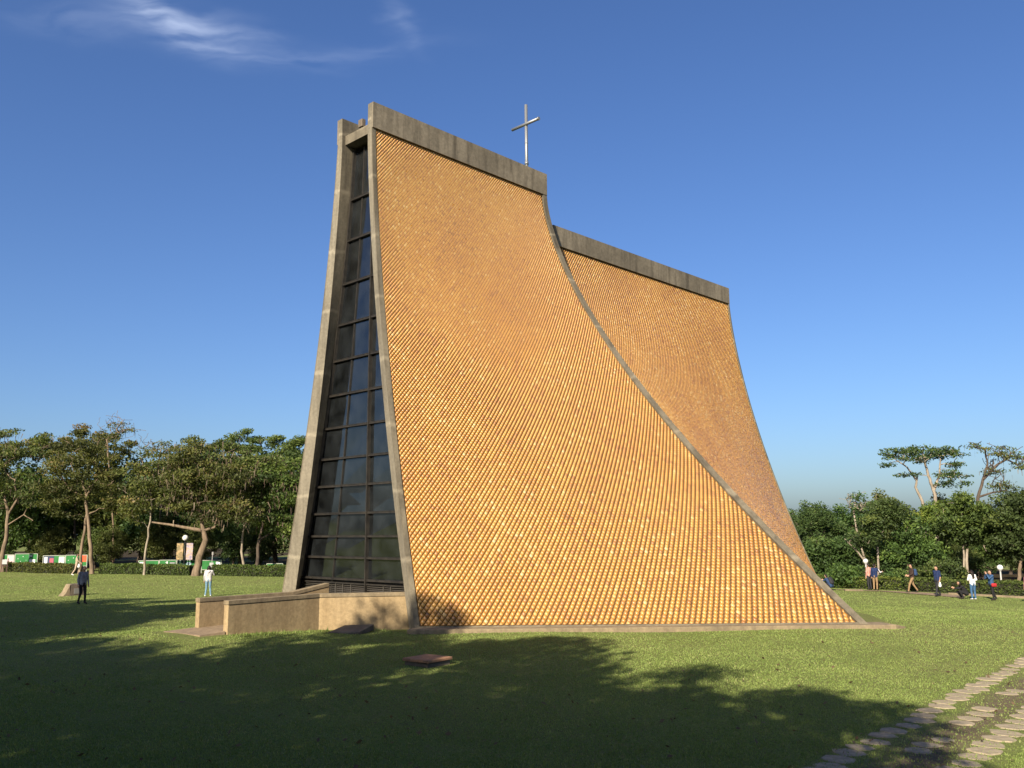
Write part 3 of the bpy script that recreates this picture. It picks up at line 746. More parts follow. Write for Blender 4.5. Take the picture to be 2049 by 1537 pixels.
def litter():
    rs = np.random.RandomState(77); n = 1300
    d = rs.uniform(10.5, 45, n); x = rs.uniform(-0.66, 0.66, n) * d; y = d
    s = (x - X0) * AX[0] + (y - Y0) * AX[1]; l = (x - X0) * AY[0] + (y - Y0) * AY[1]
    k = ~((s > -6.8) & (s < 28.3) & (np.abs(l) < 15)); x, y = x[k], y[k]; n = len(x); z = ground_z(x, y) + 0.035
    th = rs.uniform(0, 6.28, n); L_ = rs.uniform(0.025, 0.06, n); a = np.stack([np.cos(th) * L_, np.sin(th) * L_, rs.normal(0, 0.015, n)], -1); b_ = np.stack([-np.sin(th) * L_ * .5, np.cos(th) * L_ * .5, rs.normal(0, 0.015, n)], -1); p = np.stack([x, y, z], -1)
    V = np.stack([p - a, p - b_, p + a, p + b_], 1).reshape(-1, 3)
    o = link_mesh('fallen_leaves', np_mesh('fallen_leaves', V, np.arange(len(V)), 4, tone=rs.rand(n)), LEAF['brown'])
    tag(o, 'small dry fallen leaves scattered over the lawn', 'leaves', kind='stuff')
litter()

# ------------------------------------------------------------------ trees
class Skel:
    def __init__(s): s.p = []; s.par = []; s.rmin = []
    def add(s, p, par, r=0.0): s.p.append(np.array(p, float)); s.par.append(par); s.rmin.append(r); return len(s.p) - 1
def branch_mesh(sk, rtip, name, expo=0.40):
    n = len(sk.p); cnt = np.zeros(n); kids = [[] for _ in range(n)]
    for i in range(n):
        if sk.par[i] >= 0: kids[sk.par[i]].append(i)
    for i in range(n - 1, -1, -1):
        if not kids[i]: cnt[i] = 1
        if sk.par[i] >= 0: cnt[sk.par[i]] += cnt[i]
    rad = np.maximum(rtip * cnt ** expo, np.array(sk.rmin))
    b = MB(); done = set()
    for i in range(n):
        if sk.par[i] < 0 or i in done: continue
        chain = [sk.par[i], i]; done.add(i); j = i
        while True:
            ks = [k for k in kids[j] if k not in done]
            if not ks: break
            k = max(ks, key=lambda q: cnt[q]); chain.append(k); done.add(k); j = k
        rr_ = [float(rad[q]) for q in chain]
        rr_[0] = min(rr_[0], rr_[1] * 1.25) if sk.par[chain[0]] >= 0 else rr_[0] * 1.25
        b.tube([sk.p[q] for q in chain], rr_, 7 if max(rr_) > 0.08 else 5, cap=False)
    return b
def leaf_mesh(name, cl, rc, flat, nleaf, ls, rs, tone_j=0.14, up=0.5):
    V = []; tones = []
    for c_, sc, tn in cl:
        n = max(4, int(nleaf * sc ** 2)); 
        o = rs.normal(0, 1, (n, 3)); o /= np.maximum(1e-6, np.linalg.norm(o, axis=1, keepdims=True)); o *= (rs.rand(n, 1) ** 0.45)
        pos = np.asarray(c_) + o * np.array([rc, rc, rc * flat]) * sc
        nrm = rs.normal(0, 1, (n, 3)); nrm[:, 2] += up * 1.6; nrm /= np.linalg.norm(nrm, axis=1, keepdims=True)
        t1 = np.cross(nrm, rs.normal(0, 1, (n, 3))); t1 /= np.linalg.norm(t1, axis=1, keepdims=True); t2 = np.cross(nrm, t1)
        s_ = ls * rs.uniform(0.6, 1.35, (n, 1)); a = t1 * s_ * 0.62; b_ = t2 * s_ * 0.30
        V.append(np.stack([pos - a, pos - a * 0.1 - b_, pos + a, pos - a * 0.1 + b_], 1))
        tones.append(np.clip(tn + rs.normal(0, tone_j, n), 0, 1))
    V = np.concatenate(V).reshape(-1, 3); tones = np.concatenate(tones)
    return np_mesh(name, V, np.arange(len(V)), 4, tone=tones)
def pod_mesh(cl, n, rs):
    V = []
    for c_, sc, tn in cl:
        m_ = rs.poisson(n * sc * 0.55)
        for _ in range(m_):
            p = np.asarray(c_) + rs.normal(0, 0.55, 3) * np.array([1, 1, 0.5]); L_ = rs.uniform(0.22, 0.6); w = rs.uniform(0.02, 0.045); th = rs.uniform(0, 3.14)
            d = np.array([math.cos(th), math.sin(th), 0]) * w; e = rs.normal(0, 0.08, 3)
            V += [p - d, p + d, p + d * 0.4 + e - np.array([0, 0, L_]), p - d * 0.4 + e - np.array([0, 0, L_])]
    V = np.array(V); return np_mesh('pods', V, np.arange(len(V)), 4, tone=rs.rand(len(V) // 4))
def grow(stems, clumps, rs, rtip, root):
    """stems: list of (points, radii) in world metres; clumps: world points"""
    sk = Skel(); root = np.asarray(root)
    for pts, rads, attach in stems:
        par = -1
        if attach is not None:
            par = int(np.argmin([np.linalg.norm(q - (attach - root)) for q in sk.p]))
        for i, (p, r) in enumerate(zip(pts, rads)):
            if attach is not None and i == 0: continue
            par = sk.add(np.asarray(p) - root, par, r)
            if i < len(pts) - 1:
                q = np.asarray(pts[i + 1]) - root; a = np.asarray(p) - root
                for f in (0.33, 0.66):
                    par = sk.add(a + (q - a) * f + rs.normal(0, 0.25, 3) * np.array([1, 1, 0.2]) * np.linalg.norm(q - a) * 0.09, par, r + (rads[i + 1] - r) * f)
    n0 = len(sk.p)
    tops = np.array([s_[0][-1] for s_ in stems]) - root
    cl = [np.asarray(c_) - root for c_ in clumps]
    order = np.argsort([min(np.linalg.norm(c_ - tp) for tp in tops) for c_ in cl])
    zmin = {}
    for k in order:
        c_ = cl[k]; P_ = np.array(sk.p)
        dv = c_ - P_; dist = np.linalg.norm(dv, axis=1)
        cost = dist + 0.9 * np.maximum(0, -dv[:, 2]) + np.where(np.arange(len(P_)) < n0 * 0.45, 1.2, 0)
        j = int(np.argmin(cost)); a = P_[j]; L_ = dist[j]
        if L_ < 0.3: continue
        par = j; ns = 2 if L_ < 1.6 else 3
        for f in np.linspace(0, 1, ns + 1)[1:]:
            p = a + (c_ - a) * f
            if f < 1: p = p + rs.normal(0, 0.11, 3) * L_ * 0.8 + np.array([0, 0, 0.10 * L_ * math.sin(math.pi * f)])
            par = sk.add(p, par)
    return sk
def px_tree(name, label, d, stems, crowns, style, leaf='olive', bark='tan', ncl=60, group=None, pods=0, seed=0, base_z=None, bare=0, rdepth=0.9):
    rs = np.random.RandomState(seed); sc = d / FPX
    b0 = at(*stems[0][0][0], d); root = np.array([b0[0], b0[1], gz(b0[0], b0[1])])
    ws = []
    for pts, r0, r1, *att in stems:
        w = [at(x, y, d + (dd[0] if dd else 0)) for x, y, *dd in pts]
        if not att: w[0] = np.array([w[0][0], w[0][1], gz(w[0][0], w[0][1]) - 0.15])
        ws.append((w, list(np.linspace(r0 * sc * 0.55, r1 * sc * 0.5, len(w))), w[0] if att else None))
    area = np.array([c_[2] * c_[3] for c_ in crowns], float); ncl = int(ncl * style.get('mul', 1.0)); num = np.maximum(2, np.round(ncl * area / area.sum()).astype(int))
    cl = []; tn = []
    for (cx_, cy_, rx, ry, *tt), n in zip(crowns, num):
        for _ in range(n):
            o = rs.normal(0, 1, 3); o /= np.linalg.norm(o); o *= rs.rand() ** 0.4
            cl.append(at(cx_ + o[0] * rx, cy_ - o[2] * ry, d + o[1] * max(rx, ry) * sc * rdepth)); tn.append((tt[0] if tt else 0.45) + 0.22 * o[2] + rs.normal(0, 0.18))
    sk = grow(ws, cl, rs, style.get('rtip', 0.018), root)
    ro = empty(name, root); tag(ro, label, 'tree', group)
    # extra bare twigs
    for _ in range(bare):
        j = rs.randint(len(sk.p) // 2, len(sk.p)); v = rs.normal(0, 0.5, 3); v[2] = abs(v[2]) * 0.6 + 0.1
        k_ = sk.add(sk.p[j] + v * 0.5, j); sk.add(sk.p[k_] + v * 0.4 + rs.normal(0, 0.15, 3), k_)
    branch_mesh(sk, style.get('rtip', 0.018), 'trunk').build('trunk', BARK[bark], ro)
    clr = [(c_ - root, rs.uniform(0.75, 1.2), t_) for c_, t_ in zip(cl, tn)]
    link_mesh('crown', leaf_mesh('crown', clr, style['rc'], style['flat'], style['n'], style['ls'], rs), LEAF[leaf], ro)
    if pods: link_mesh('pods', pod_mesh(clr, pods, rs), PODS, ro)['kind'] = 'stuff'
    return ro
ST = {'feather': dict(rc=0.85, flat=0.36, n=75, ls=0.19, mul=1.55, rtip=0.014), 'sparse': dict(rc=0.75, flat=0.3, n=20, ls=0.17, rtip=0.016), 'umbrella': dict(rc=0.60, flat=0.34, n=27, ls=0.18, rtip=0.02, mul=1.7),
      'dense': dict(rc=0.72, flat=0.6, n=88, ls=0.20, mul=1.35), 'bushy': dict(rc=0.6, flat=0.65, n=75, ls=0.17, mul=1.3), 'layer': dict(rc=0.8, flat=0.4, n=150, ls=0.19)}
GL, GR = 'trees along the far side of the lawn', 'trees beyond the path at right'
px_tree('flame_tree', 'tree with a leaning trunk and brown seed pods at the left edge', 80, [([(4, 1150), (5, 1110), (14, 1062), (16, 1030), (8, 990)], 9, 5), ([(16, 1030), (34, 1000), (30, 960)], 5, 3, 1), ([(14, 1050), (48, 1030), (66, 1042)], 3, 1.5, 1)],
        [(15, 985, 60, 45, 0.4), (40, 905, 75, 30), (-40, 950, 60, 60), (70, 880, 30, 12), (10, 865, 40, 12)], ST['feather'], 'olive', 'tan', 85, GL, 6, 1, bare=25)
px_tree('flame_tree', 'tall tree whose pale trunk forks in two above the notice boards', 75.2, [([(184, 1149), (182, 1095), (176, 1035), (172, 995), (165, 960)], 8, 4), ([(158, 1149), (164, 1090), (171, 1048), (173, 1030)], 6, 4), ([(172, 995), (190, 965), (215, 940)], 4, 2, 1), ([(172, 1000), (140, 980), (120, 950)], 4, 2, 1)],
        [(165, 930, 85, 48), (105, 970, 55, 45, 0.35), (220, 975, 55, 45), (165, 885, 70, 22), (245, 1015, 35, 30, 0.5), (125, 1010, 40, 30, .35)], ST['feather'], 'olive', 'tan', 130, GL, 0, 2, bare=30)
px_tree('flame_tree', 'slender tree with a thin pale trunk rising in front of the middle notice boards', 72.3, [([(288, 1151), (291, 1105), (297, 1058), (304, 1012), (300, 980)], 4.5, 2.5)],
        [(290, 965, 50, 48), (330, 985, 35, 40), (270, 1020, 35, 35, 0.5), (310, 925, 35, 22)], ST['feather'], 'olive', 'pale', 60, GL, 1, 3, bare=20)
px_tree('bare_tree', 'thin tree with sparse top twigs against the sky at left', 84, [([(226, 1140), (223, 1000), (217, 920), (214, 880)], 3.5, 1.5)],
        [(215, 870, 26, 28), (245, 868, 22, 26), (190, 880, 20, 15)], ST['sparse'], 'olive', 'tan', 40, GL, 1.5, 4, bare=60)
px_tree('bare_tree', 'thin sparse tree between the slender tree and the gnarled tree', 82, [([(330, 1140), (322, 1000), (318, 940), (322, 900)], 3.5, 1.5)],
        [(318, 905, 36, 20), (335, 895, 25, 15), (300, 900, 25, 14)], ST['sparse'], 'olive', 'tan', 40, GL, 1, 5, bare=50)
px_tree('gnarled_tree', 'gnarled thick-trunked tree hung with dry brown pods beside the banner lamp post', 70.2, [([(392, 1152), (399, 1115), (412, 1080), (407, 1062)], 15, 9), ([(407, 1062), (372, 1056), (340, 1050), (304, 1045)], 7, 3.5, 1), ([(407, 1062), (430, 1055), (436, 1030)], 6, 3, 1), ([(405, 1065), (400, 1020), (390, 980)], 6, 3, 1)],
        [(400, 1000, 60, 40, 0.35), (360, 950, 45, 50), (430, 950, 70, 50), (470, 1020, 45, 35), (390, 905, 45, 22), (345, 1000, 30, 30, .4)], ST['feather'], 'olive', 'tan', 130, GL, 9, 6, bare=40)
px_tree('flame_tree', 'slim pale-trunked tree standing right of the gnarled tree', 73, [([(486, 1146), (485, 1080), (491, 1030), (500, 990)], 5, 3), ([(491, 1030), (470, 990), (465, 960)], 3, 2, 1)],
        [(500, 960, 50, 45), (470, 920, 50, 35), (540, 930, 40, 40), (510, 1020, 45, 25, 0.4)], ST['feather'], 'olive', 'pale', 85, GL, 6, 7, bare=20)
px_tree('flame_tree', 'dark-trunked spreading tree partly hidden by the far concrete shell edge', 72, [([(514, 1148), (516, 1095), (524, 1055), (545, 1010)], 7, 4), ([(519, 1085), (540, 1068), (560, 1040)], 4, 2.5, 1)],
        [(560, 1010, 45, 45), (545, 960, 50, 40), (590, 960, 40, 45), (575, 1070, 35, 25, 0.6), (540, 1050, 35, 25, .4)], ST['feather'], 'green', 'dark', 95, GL, 5, 8, bare=20)
px_tree('layered_tree', 'tall deep green tree with layered rounded clumps against the sky beside the chapel', 90, [([(520, 1140), (524, 1010), (528, 930), (520, 880)], 6, 3), ([(526, 960), (560, 910), (580, 895)], 4, 2, 1)],
        [(493, 862, 12, 8, .6), (470, 875, 24, 8, .6), (455, 890, 20, 8), (512, 880, 26, 10), (545, 882, 20, 12, .6), (575, 893, 28, 9, .6), (600, 888, 18, 12), (500, 900, 55, 10), (560, 910, 45, 10), (520, 930, 75, 22, .35), (590, 925, 35, 15)], ST['layer'], 'green', 'dark', 130, GL, 0, 9)
px_tree('layered_tree', 'rounded dark green tree top rising behind the gnarled tree', 88, [([(410, 1140), (408, 1000), (402, 930)], 5, 3)],
        [(388, 885, 18, 12, .5), (430, 890, 22, 14, .5), (410, 915, 45, 22), (365, 930, 40, 25, .4), (440, 940, 40, 25, .4)], ST['layer'], 'green', 'dark', 75, GL, 0, 10)
px_tree('layered_tree', 'broad dark tree crown filling the skyline above the forked trunk', 88, [([(150, 1140), (152, 1000), (158, 900)], 5, 3)],
        [(155, 865, 30, 14, .5), (110, 885, 40, 16), (200, 885, 40, 18), (250, 900, 22, 22), (150, 910, 80, 20, .35), (70, 900, 40, 20), (20, 900, 40, 25)], ST['layer'], 'olive', 'dark', 100, GL, 0, 11)
# right-hand trees
px_tree('umbrella_tree', 'tall flat-topped umbrella tree with two curving pale stems against the sky', 80, [([(1856, 1172), (1852, 1060), (1846, 1004), (1832, 975), (1835, 955)], 7, 4), ([(1878, 1172), (1874, 1040), (1871, 990), (1862, 965), (1856, 945), (1850, 925)], 8, 4), ([(1871, 985), (1880, 950), (1882, 920)], 5, 2.5, 1), ([(1832, 962), (1815, 935), (1790, 918)], 3.5, 2, 1)],
        [(1805, 905, 40, 11, .4), (1840, 902, 36, 12, .4), (1888, 903, 34, 13, .4), (1778, 912, 16, 8, .4), (1915, 908, 18, 10, .4), (1912, 930, 20, 8, .4), (1905, 950, 34, 11, .4), (1890, 968, 24, 8, .3), (1780, 930, 16, 6, .3), (1845, 918, 55, 9, .3), (1830, 952, 16, 6, .3), (1925, 968, 14, 5, .3), (1800, 950, 10, 4, .3)], ST['umbrella'], 'deep', 'pale', 125, GR, 0, 20, bare=10)
px_tree('umbrella_tree', 'sparse umbrella tree with a dark crooked stem at the right edge', 78, [([(1958, 1172), (1954, 1050), (1957, 995), (1967, 960), (1976, 930), (1972, 905)], 7, 3), ([(1960, 1000), (1985, 986), (2008, 982)], 4, 2, 1), ([(1967, 960), (1995, 930), (2020, 915)], 4, 2, 1)],
        [(1955, 893, 22, 6, .5), (1985, 900, 30, 10, .5), (2015, 908, 35, 12, .5), (2040, 925, 20, 18, .5), (2005, 972, 30, 14, .3), (1995, 945, 25, 10, .4)], dict(rc=0.75, flat=0.25, n=26, ls=0.17, rtip=0.024), 'olive', 'dark', 75, GR, 2, 21, bare=70)
px_tree('bare_tree', 'sparse crooked tree top with a pale stem above the chapel end', 70, [([(1742, 1168), (1728, 1110), (1714, 1060), (1708, 1025), (1713, 1000)], 4.5, 2)],
        [(1712, 992, 13, 13), (1720, 1015, 26, 14), (1745, 1008, 20, 8), (1705, 1020, 10, 8)], ST['sparse'], 'deep', 'pale', 45, GR, 0, 22, bare=45)
px_tree('white_trunk_tree', 'tree with two whitish trunks beside the nearer white globe lamp', 65, [([(1740, 1165), (1737, 1132), (1716, 1104), (1690, 1078)], 5, 2.2), ([(1755, 1165), (1757, 1118), (1752, 1070), (1745, 1035)], 4.5, 2.5), ([(1755, 1090), (1768, 1055), (1772, 1030)], 3, 2, 1)],
        [(1770, 1018, 28, 16, .4), (1790, 1035, 30, 22, .4), (1750, 1050, 35, 22), (1785, 1010, 18, 10), (1735, 1080, 35, 18, .3)], ST['bushy'], 'deep', 'pale', 90, GR, 0, 23, bare=10)
px_tree('broadleaf_tree', 'dense dark green tree behind the walkers with backpack and navy shirt', 66, [([(1817, 1175), (1815, 1120), (1812, 1080)], 6, 4)],
        [(1815, 1080, 42, 45, .45), (1800, 1110, 40, 30, .4), (1850, 1105, 35, 35, .4), (1770, 1110, 28, 35, .35)], ST['dense'], 'green', 'tan', 95, GR, 0, 24)
px_tree('broadleaf_tree', 'yellow-green slender tree below the umbrella tree', 69, [([(1858, 1172), (1858, 1110), (1861, 1060)], 4.5, 3)],
        [(1865, 1025, 28, 22, .6), (1850, 1045, 24, 20, .55), (1880, 1060, 25, 35, .5), (1875, 1110, 25, 25, .6)], ST['bushy'], 'bright', 'tan', 80, GR, 0, 25)
px_tree('broadleaf_tree', 'large mid green tree with a pale trunk behind the woman in white', 66, [([(1936, 1175), (1934, 1120), (1936, 1085), (1930, 1040)], 6, 3.5), ([(1927, 1175), (1929, 1110), (1925, 1060)], 3.5, 2.5)],
        [(1925, 1005, 35, 20, .55), (1950, 1025, 45, 30), (1900, 1040, 35, 30), (1980, 1055, 40, 35), (1930, 1065, 50, 30, .4), (2000, 1090, 35, 30, .6)], ST['dense'], 'green', 'pale', 130, GR, 0, 26)
px_tree('broadleaf_tree', 'dark leaning tree with an orange-tan trunk at the right edge', 64, [([(2036, 1180), (2040, 1140), (2042, 1095), (2030, 1050)], 7, 5)],
        [(2035, 1010, 38, 28, .35), (2020, 1045, 40, 35, .4), (2060, 1060, 40, 50, .4), (2030, 1090, 40, 25, .3)], ST['dense'], 'deep', 'tan', 110, GR, 0, 27)
px_tree('broadleaf_tree', 'small bluish-green tree just right of the lower shell', 92, [([(1600, 1150), (1600, 1090), (1598, 1060)], 4, 3), ([(1628, 1150), (1628, 1080), (1630, 1055)], 4, 3)],
        [(1592, 1040, 18, 18, .5), (1628, 1042, 26, 22, .5), (1640, 1060, 28, 22, .5), (1605, 1075, 30, 25, .5)], ST['dense'], 'pale', 'tan', 75, GR, 0, 28)
px_tree('broadleaf_tree', 'rust-coloured tree in the gap beyond the chapel', 96, [([(1680, 1150), (1680, 1090)], 4, 3)],
        [(1678, 1058, 28, 18, .5), (1700, 1050, 22, 16, .3), (1655, 1080, 20, 15, .6)], ST['dense'], 'rust', 'tan', 60, GR, 0, 29)
px_tree('broadleaf_tree', 'low dark green tree against the end of the chapel', 72, [([(1640, 1165), (1640, 1130)], 5, 4)],
        [(1640, 1110, 35, 35, .4), (1670, 1100, 35, 28, .45), (1615, 1120, 25, 30, .4), (1690, 1115, 30, 35, .35), (1655, 1140, 50, 22, .3)], ST['dense'], 'deep', 'dark', 120, GR, 0, 30)

# dense trees of the wood behind, copies of three kinds
def wood_tree(seed, leaf, Hh, rr_, lab):
    rs = np.random.RandomState(seed); cl = []
    for _ in range(95):
        o = rs.normal(0, 1, 3); o /= np.linalg.norm(o); o *= rs.rand() ** 0.33
        cl.append(np.array([o[0] * rr_, o[1] * rr_, Hh * 0.58 + o[2] * Hh * 0.40]))
    stem = [np.array([0, 0, -0.2]), np.array([rs.normal(0, .2), rs.normal(0, .2), Hh * 0.25]), np.array([rs.normal(0, .4), rs.normal(0, .4), Hh * 0.55])]
    sk = grow([(stem, [0.28, 0.22, 0.13], None)], cl, rs, 0.02, np.zeros(3))
    ro = empty('wood_tree', (0, 0, 0))
    branch_mesh(sk, 0.02, 'trunk').build('trunk', BARK['dark'], ro)
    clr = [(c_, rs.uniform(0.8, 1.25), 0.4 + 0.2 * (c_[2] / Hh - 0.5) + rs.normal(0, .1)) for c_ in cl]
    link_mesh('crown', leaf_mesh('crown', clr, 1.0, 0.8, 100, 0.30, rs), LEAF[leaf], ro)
    return ro
def copy_tree(o, parent=None):
    c_ = o.copy(); COL.objects.link(c_)
    if parent: c_.parent = parent
    for k_ in o.children: copy_tree(k_, c_)
    return c_
protos = [wood_tree(41, 'deep', 10.5, 4.2, ''), wood_tree(42, 'green', 9.0, 4.0, ''), wood_tree(43, 'olive', 11.0, 4.4, '')]
spots = []
for k in range(15): spots.append((-66 + k * 4.0 + rnd.uniform(-1, 1), 94 - k * 0.75 + rnd.uniform(-3, 3), 'L'))
for k in range(12): spots.append((-70 + k * 5.2 + rnd.uniform(-1, 1), 108 + rnd.uniform(-3, 3), 'L'))
for k in range(9): spots.append((30 + k * 3.9 + rnd.uniform(-1, 1), 88 + rnd.uniform(-3, 3), 'R'))
for k in range(4): spots.append((43 + k * 4.5, 72 + rnd.uniform(-2, 2), 'R'))
for k in range(7): spots.append((28 + k * 6 + rnd.uniform(-1, 1), 112 + rnd.uniform(-3, 3), 'R'))
for k in range(16): spots.append((-58 + k * 3.0 + rnd.uniform(-1, 1), 90.5 - k * 0.85 + rnd.uniform(-1.5, 1.5), 'l'))
for k in range(9): spots.append((27 + k * 2.6 + rnd.uniform(-1, 1), 76 + rnd.uniform(-1.5, 1.5), 'r'))
used = [False] * 3
for k, (x, y, sd) in enumerate(spots):
    i = rnd.randrange(3); o = protos[i] if not used[i] else copy_tree(protos[i]); used[i] = True
    s_ = rnd.uniform(0.85, 1.08) * {'R': 0.64, 'L': 1.06, 'l': 0.42, 'r': 0.36}[sd]
    o.location = (x, y, gz(x, y)); o.scale = (s_ * rnd.uniform(.9, 1.15), s_, s_ * rnd.uniform(0.9, 1.05)); o.rotation_euler = (0, 0, rnd.uniform(0, 6.28))
    if sd == 'L': tag(o, 'dense dark tree in the wood behind the green notice boards', 'tree', 'trees of the wood at left')
    elif sd == 'R': tag(o, 'dense dark tree in the wood behind the walkers', 'tree', 'trees of the wood at right')
    elif sd == 'l': tag(o, 'low dark sapling in the undergrowth behind the notice boards', 'sapling', 'undergrowth at left')
    else: tag(o, 'low dark sapling in the undergrowth behind the hedge at right', 'sapling', 'undergrowth at right')
for i in range(3):
    if not used[i]: protos[i].location = (-80, 100, 0)
SOIL = mat('leaf_litter_soil', (0.05, 0.038, 0.022), 1.0, spec=0.05); t = NT(SOIL); t.color(t.ramp(t.noise(t.coord('Object'), 1.5, 6), [(0.3, (0.03, 0.026, 0.014)), (0.7, (0.085, 0.062, 0.035))]))
for pl in ([(-70, 97), (-46, 81.6), (-25.4, 72.2), (-12.5, 66.6), (-6, 420), (-300, 420), (-300, 150)], [(18, 63), (25.6, 60.6), (33.2, 55.4), (60, 42), (300, 100), (300, 420), (20, 420)]):
    b = MB(); b.poly([(x, y, gz(x, min(y, 90)) + 0.02) for x, y in pl]); tag(b.build('wood_floor', SOIL), kind='structure')
# shade trees on the viewer's side of the lawn; they throw the big shadow
def shade_tree(seed):
    rs = np.random.RandomState(seed); cl = []
    for _ in range(130):
        o = rs.normal(0, 1, 3); o /= np.linalg.norm(o); o *= rs.rand() ** 0.36
        cl.append(np.array([o[0] * 4.3, o[1] * 4.3, 11.8 + o[2] * 4.0]))
    stem = [np.array([0, 0, -0.2]), np.array([0.2, 0.1, 4.0]), np.array([-0.1, 0.3, 8.0]), np.array([0.2, 0, 11.0])]
    sk = grow([(stem, [0.36, 0.28, 0.2, 0.12], None)], cl, rs, 0.022, np.zeros(3))
    ro = empty('shade_tree', (0, 0, 0))
    branch_mesh(sk, 0.022, 'trunk').build('trunk', BARK['tan'], ro)
    clr = [(c_, rs.uniform(0.8, 1.25), 0.45 + rs.normal(0, .12)) for c_ in cl]
    link_mesh('crown', leaf_mesh('crown', clr, 0.95, 0.6, 85, 0.30, rs), LEAF['green'], ro)
    return ro
sp_ = [shade_tree(51), shade_tree(52)]
tips = [(-30, 45.0, 1.0), (-24, 45.6, 1.0), (-17.8, 46.6, 1.0), (-16.5, 32.5, 1.05), (-18.5, 34, 1.0), (-12.5, 27.5, 1.0), (-26, 38, 1.0), (-20, 40, 1.0), (-22, 34, 1.0), (-14.0, 43, 0.95), (-14.0, 36, 1.0), (-10.0, 26.0, 0.92), (-17, 27, 1.0), (-5.2, 24.4, 0.95), (-1.9, 32.2, 1.0, 0.68), (1.2, 27.8, 0.95), (3.4, 22.0, 0.9), (5.6, 18.8, 0.75), (-1, 17.5, 1.0), (-8, 17, 1.0), (2.5, 13.0, 0.8)]
hx, hy = to_sun.x / math.hypot(to_sun.x, to_sun.y), to_sun.y / math.hypot(to_sun.x, to_sun.y)
for k, (tx, ty, s_, *nw) in enumerate(tips):
    o = sp_[k % 2] if k < 2 else copy_tree(sp_[k % 2])
    off_ = (11.8 / math.tan(SUN_EL) + math.hypot(4.6, 4.2 / math.tan(SUN_EL))) * s_
    x, y = tx + hx * off_, ty + hy * off_
    wd_ = s_ * (nw[0] if nw else 1.0); o.location = (x, y, min(gz(x, y), 0.0)); o.scale = (wd_, wd_, s_); o.rotation_euler = (0, 0, rnd.uniform(0, 6.28))
    tag(o, 'unseen tree added behind the viewer to block sky light from the lawn', 'tree', 'shade trees behind the viewer')

for k in range(26):                                                 # unseen trees added to block sky light and deepen the lawn shadow
    x = -46 + (k % 9) * 9.5 + rnd.uniform(-2, 2); y = -17 - (k // 9) * 10 + rnd.uniform(-2.5, 2.5)
    o = copy_tree(sp_[k % 2]); s_ = rnd.uniform(0.95, 1.2); o.location = (x, y, 0); o.scale = (s_, s_, s_); o.rotation_euler = (0, 0, rnd.uniform(0, 6.28))
    tag(o, 'unseen tree added behind the viewer to block sky light from the lawn', 'tree', 'shade trees behind the viewer')
# ------------------------------------------------------------------ hedges and bushes
def hedge(name, label, pts, w, h, leaf, seed, cat='hedge', dens=260):
    rs = np.random.RandomState(seed); P_ = []; T_ = []
    x0, y0 = pts[0]; ro = empty(name, (x0, y0, gz(x0, y0))); tag(ro, label, cat, 'clipped hedges')
    core = MB()
    for (xa, ya), (xb, yb) in zip(pts[:-1], pts[1:]):
        L_ = math.hypot(xb - xa, yb - ya); n = int(dens * L_ * (w + 2 * h)); d = np.array([(xb - xa) / L_, (yb - ya) / L_]); nn = np.array([-d[1], d[0]])
        a = rs.rand(n) * L_; peri = rs.uniform(0, w + 2 * h, n)
        lat = np.where(peri < h, -w / 2, np.where(peri < h + w, peri - h - w / 2, w / 2)); zz_ = np.where(peri < h, peri, np.where(peri < h + w, h, peri - h - w))
        bul = 0.05 * np.sin(a * 1.7 + seed) + 0.03 * np.sin(a * 4.1)
        px_ = xa + d[0] * a + nn[0] * lat; py_ = ya + d[1] * a + nn[1] * lat
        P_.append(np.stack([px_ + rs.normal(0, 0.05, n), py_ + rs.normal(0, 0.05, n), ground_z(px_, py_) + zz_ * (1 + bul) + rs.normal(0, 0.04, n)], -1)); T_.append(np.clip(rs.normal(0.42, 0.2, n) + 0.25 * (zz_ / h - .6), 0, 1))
        za, zb_ = gz(xa, ya), gz(xb, yb); e = nn * (w / 2 - 0.06)
        core.hexa([(xa - e[0] - x0, ya - e[1] - y0, za - 0.3 - ro.location.z), (xb - e[0] - x0, yb - e[1] - y0, zb_ - 0.3 - ro.location.z), (xb + e[0] - x0, yb + e[1] - y0, zb_ - 0.3 - ro.location.z), (xa + e[0] - x0, ya + e[1] - y0, za - 0.3 - ro.location.z),
                   (xa - e[0] - x0, ya - e[1] - y0, za + h - 0.08 - ro.location.z), (xb - e[0] - x0, yb - e[1] - y0, zb_ + h - 0.08 - ro.location.z), (xb + e[0] - x0, yb + e[1] - y0, zb_ + h - 0.08 - ro.location.z), (xa + e[0] - x0, ya + e[1] - y0, za + h - 0.08 - ro.location.z)])
    core.build('stems', HCORE, ro)  # solid box, coloured near black as the shade between the leaves
    P_ = np.concatenate(P_) - np.array(ro.location); T_ = np.concatenate(T_); n = len(P_)
    nrm = rs.normal(0, 1, (n, 3)); nrm[:, 2] += 0.6; nrm /= np.linalg.norm(nrm, axis=1, keepdims=True)
    t1 = np.cross(nrm, rs.normal(0, 1, (n, 3))); t1 /= np.linalg.norm(t1, axis=1, keepdims=True); t2 = np.cross(nrm, t1); s_ = rs.uniform(0.05, 0.10, (n, 1))
    V = np.stack([P_ - t1 * s_, P_ - t2 * s_ * .55, P_ + t1 * s_, P_ + t2 * s_ * .55], 1).reshape(-1, 3)
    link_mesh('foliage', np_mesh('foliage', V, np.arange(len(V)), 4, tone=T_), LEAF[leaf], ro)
    return ro
HCORE = mat('dark_hedge_core', (0.02, 0.022, 0.01), 1.0)  # near-black colour stands in for shade inside the hedge
hedge('hedge', 'low clipped hedge at left in front of the first two notice boards', [(-46, 81.0), (-36.6, 75.9)], 0.9, 0.75, 'olive', 1)
hedge('hedge', 'low clipped hedge between the forked trunk and the gnarled trunk', [(-34.2, 75.4), (-25.4, 71.6)], 0.9, 0.75, 'green', 2)
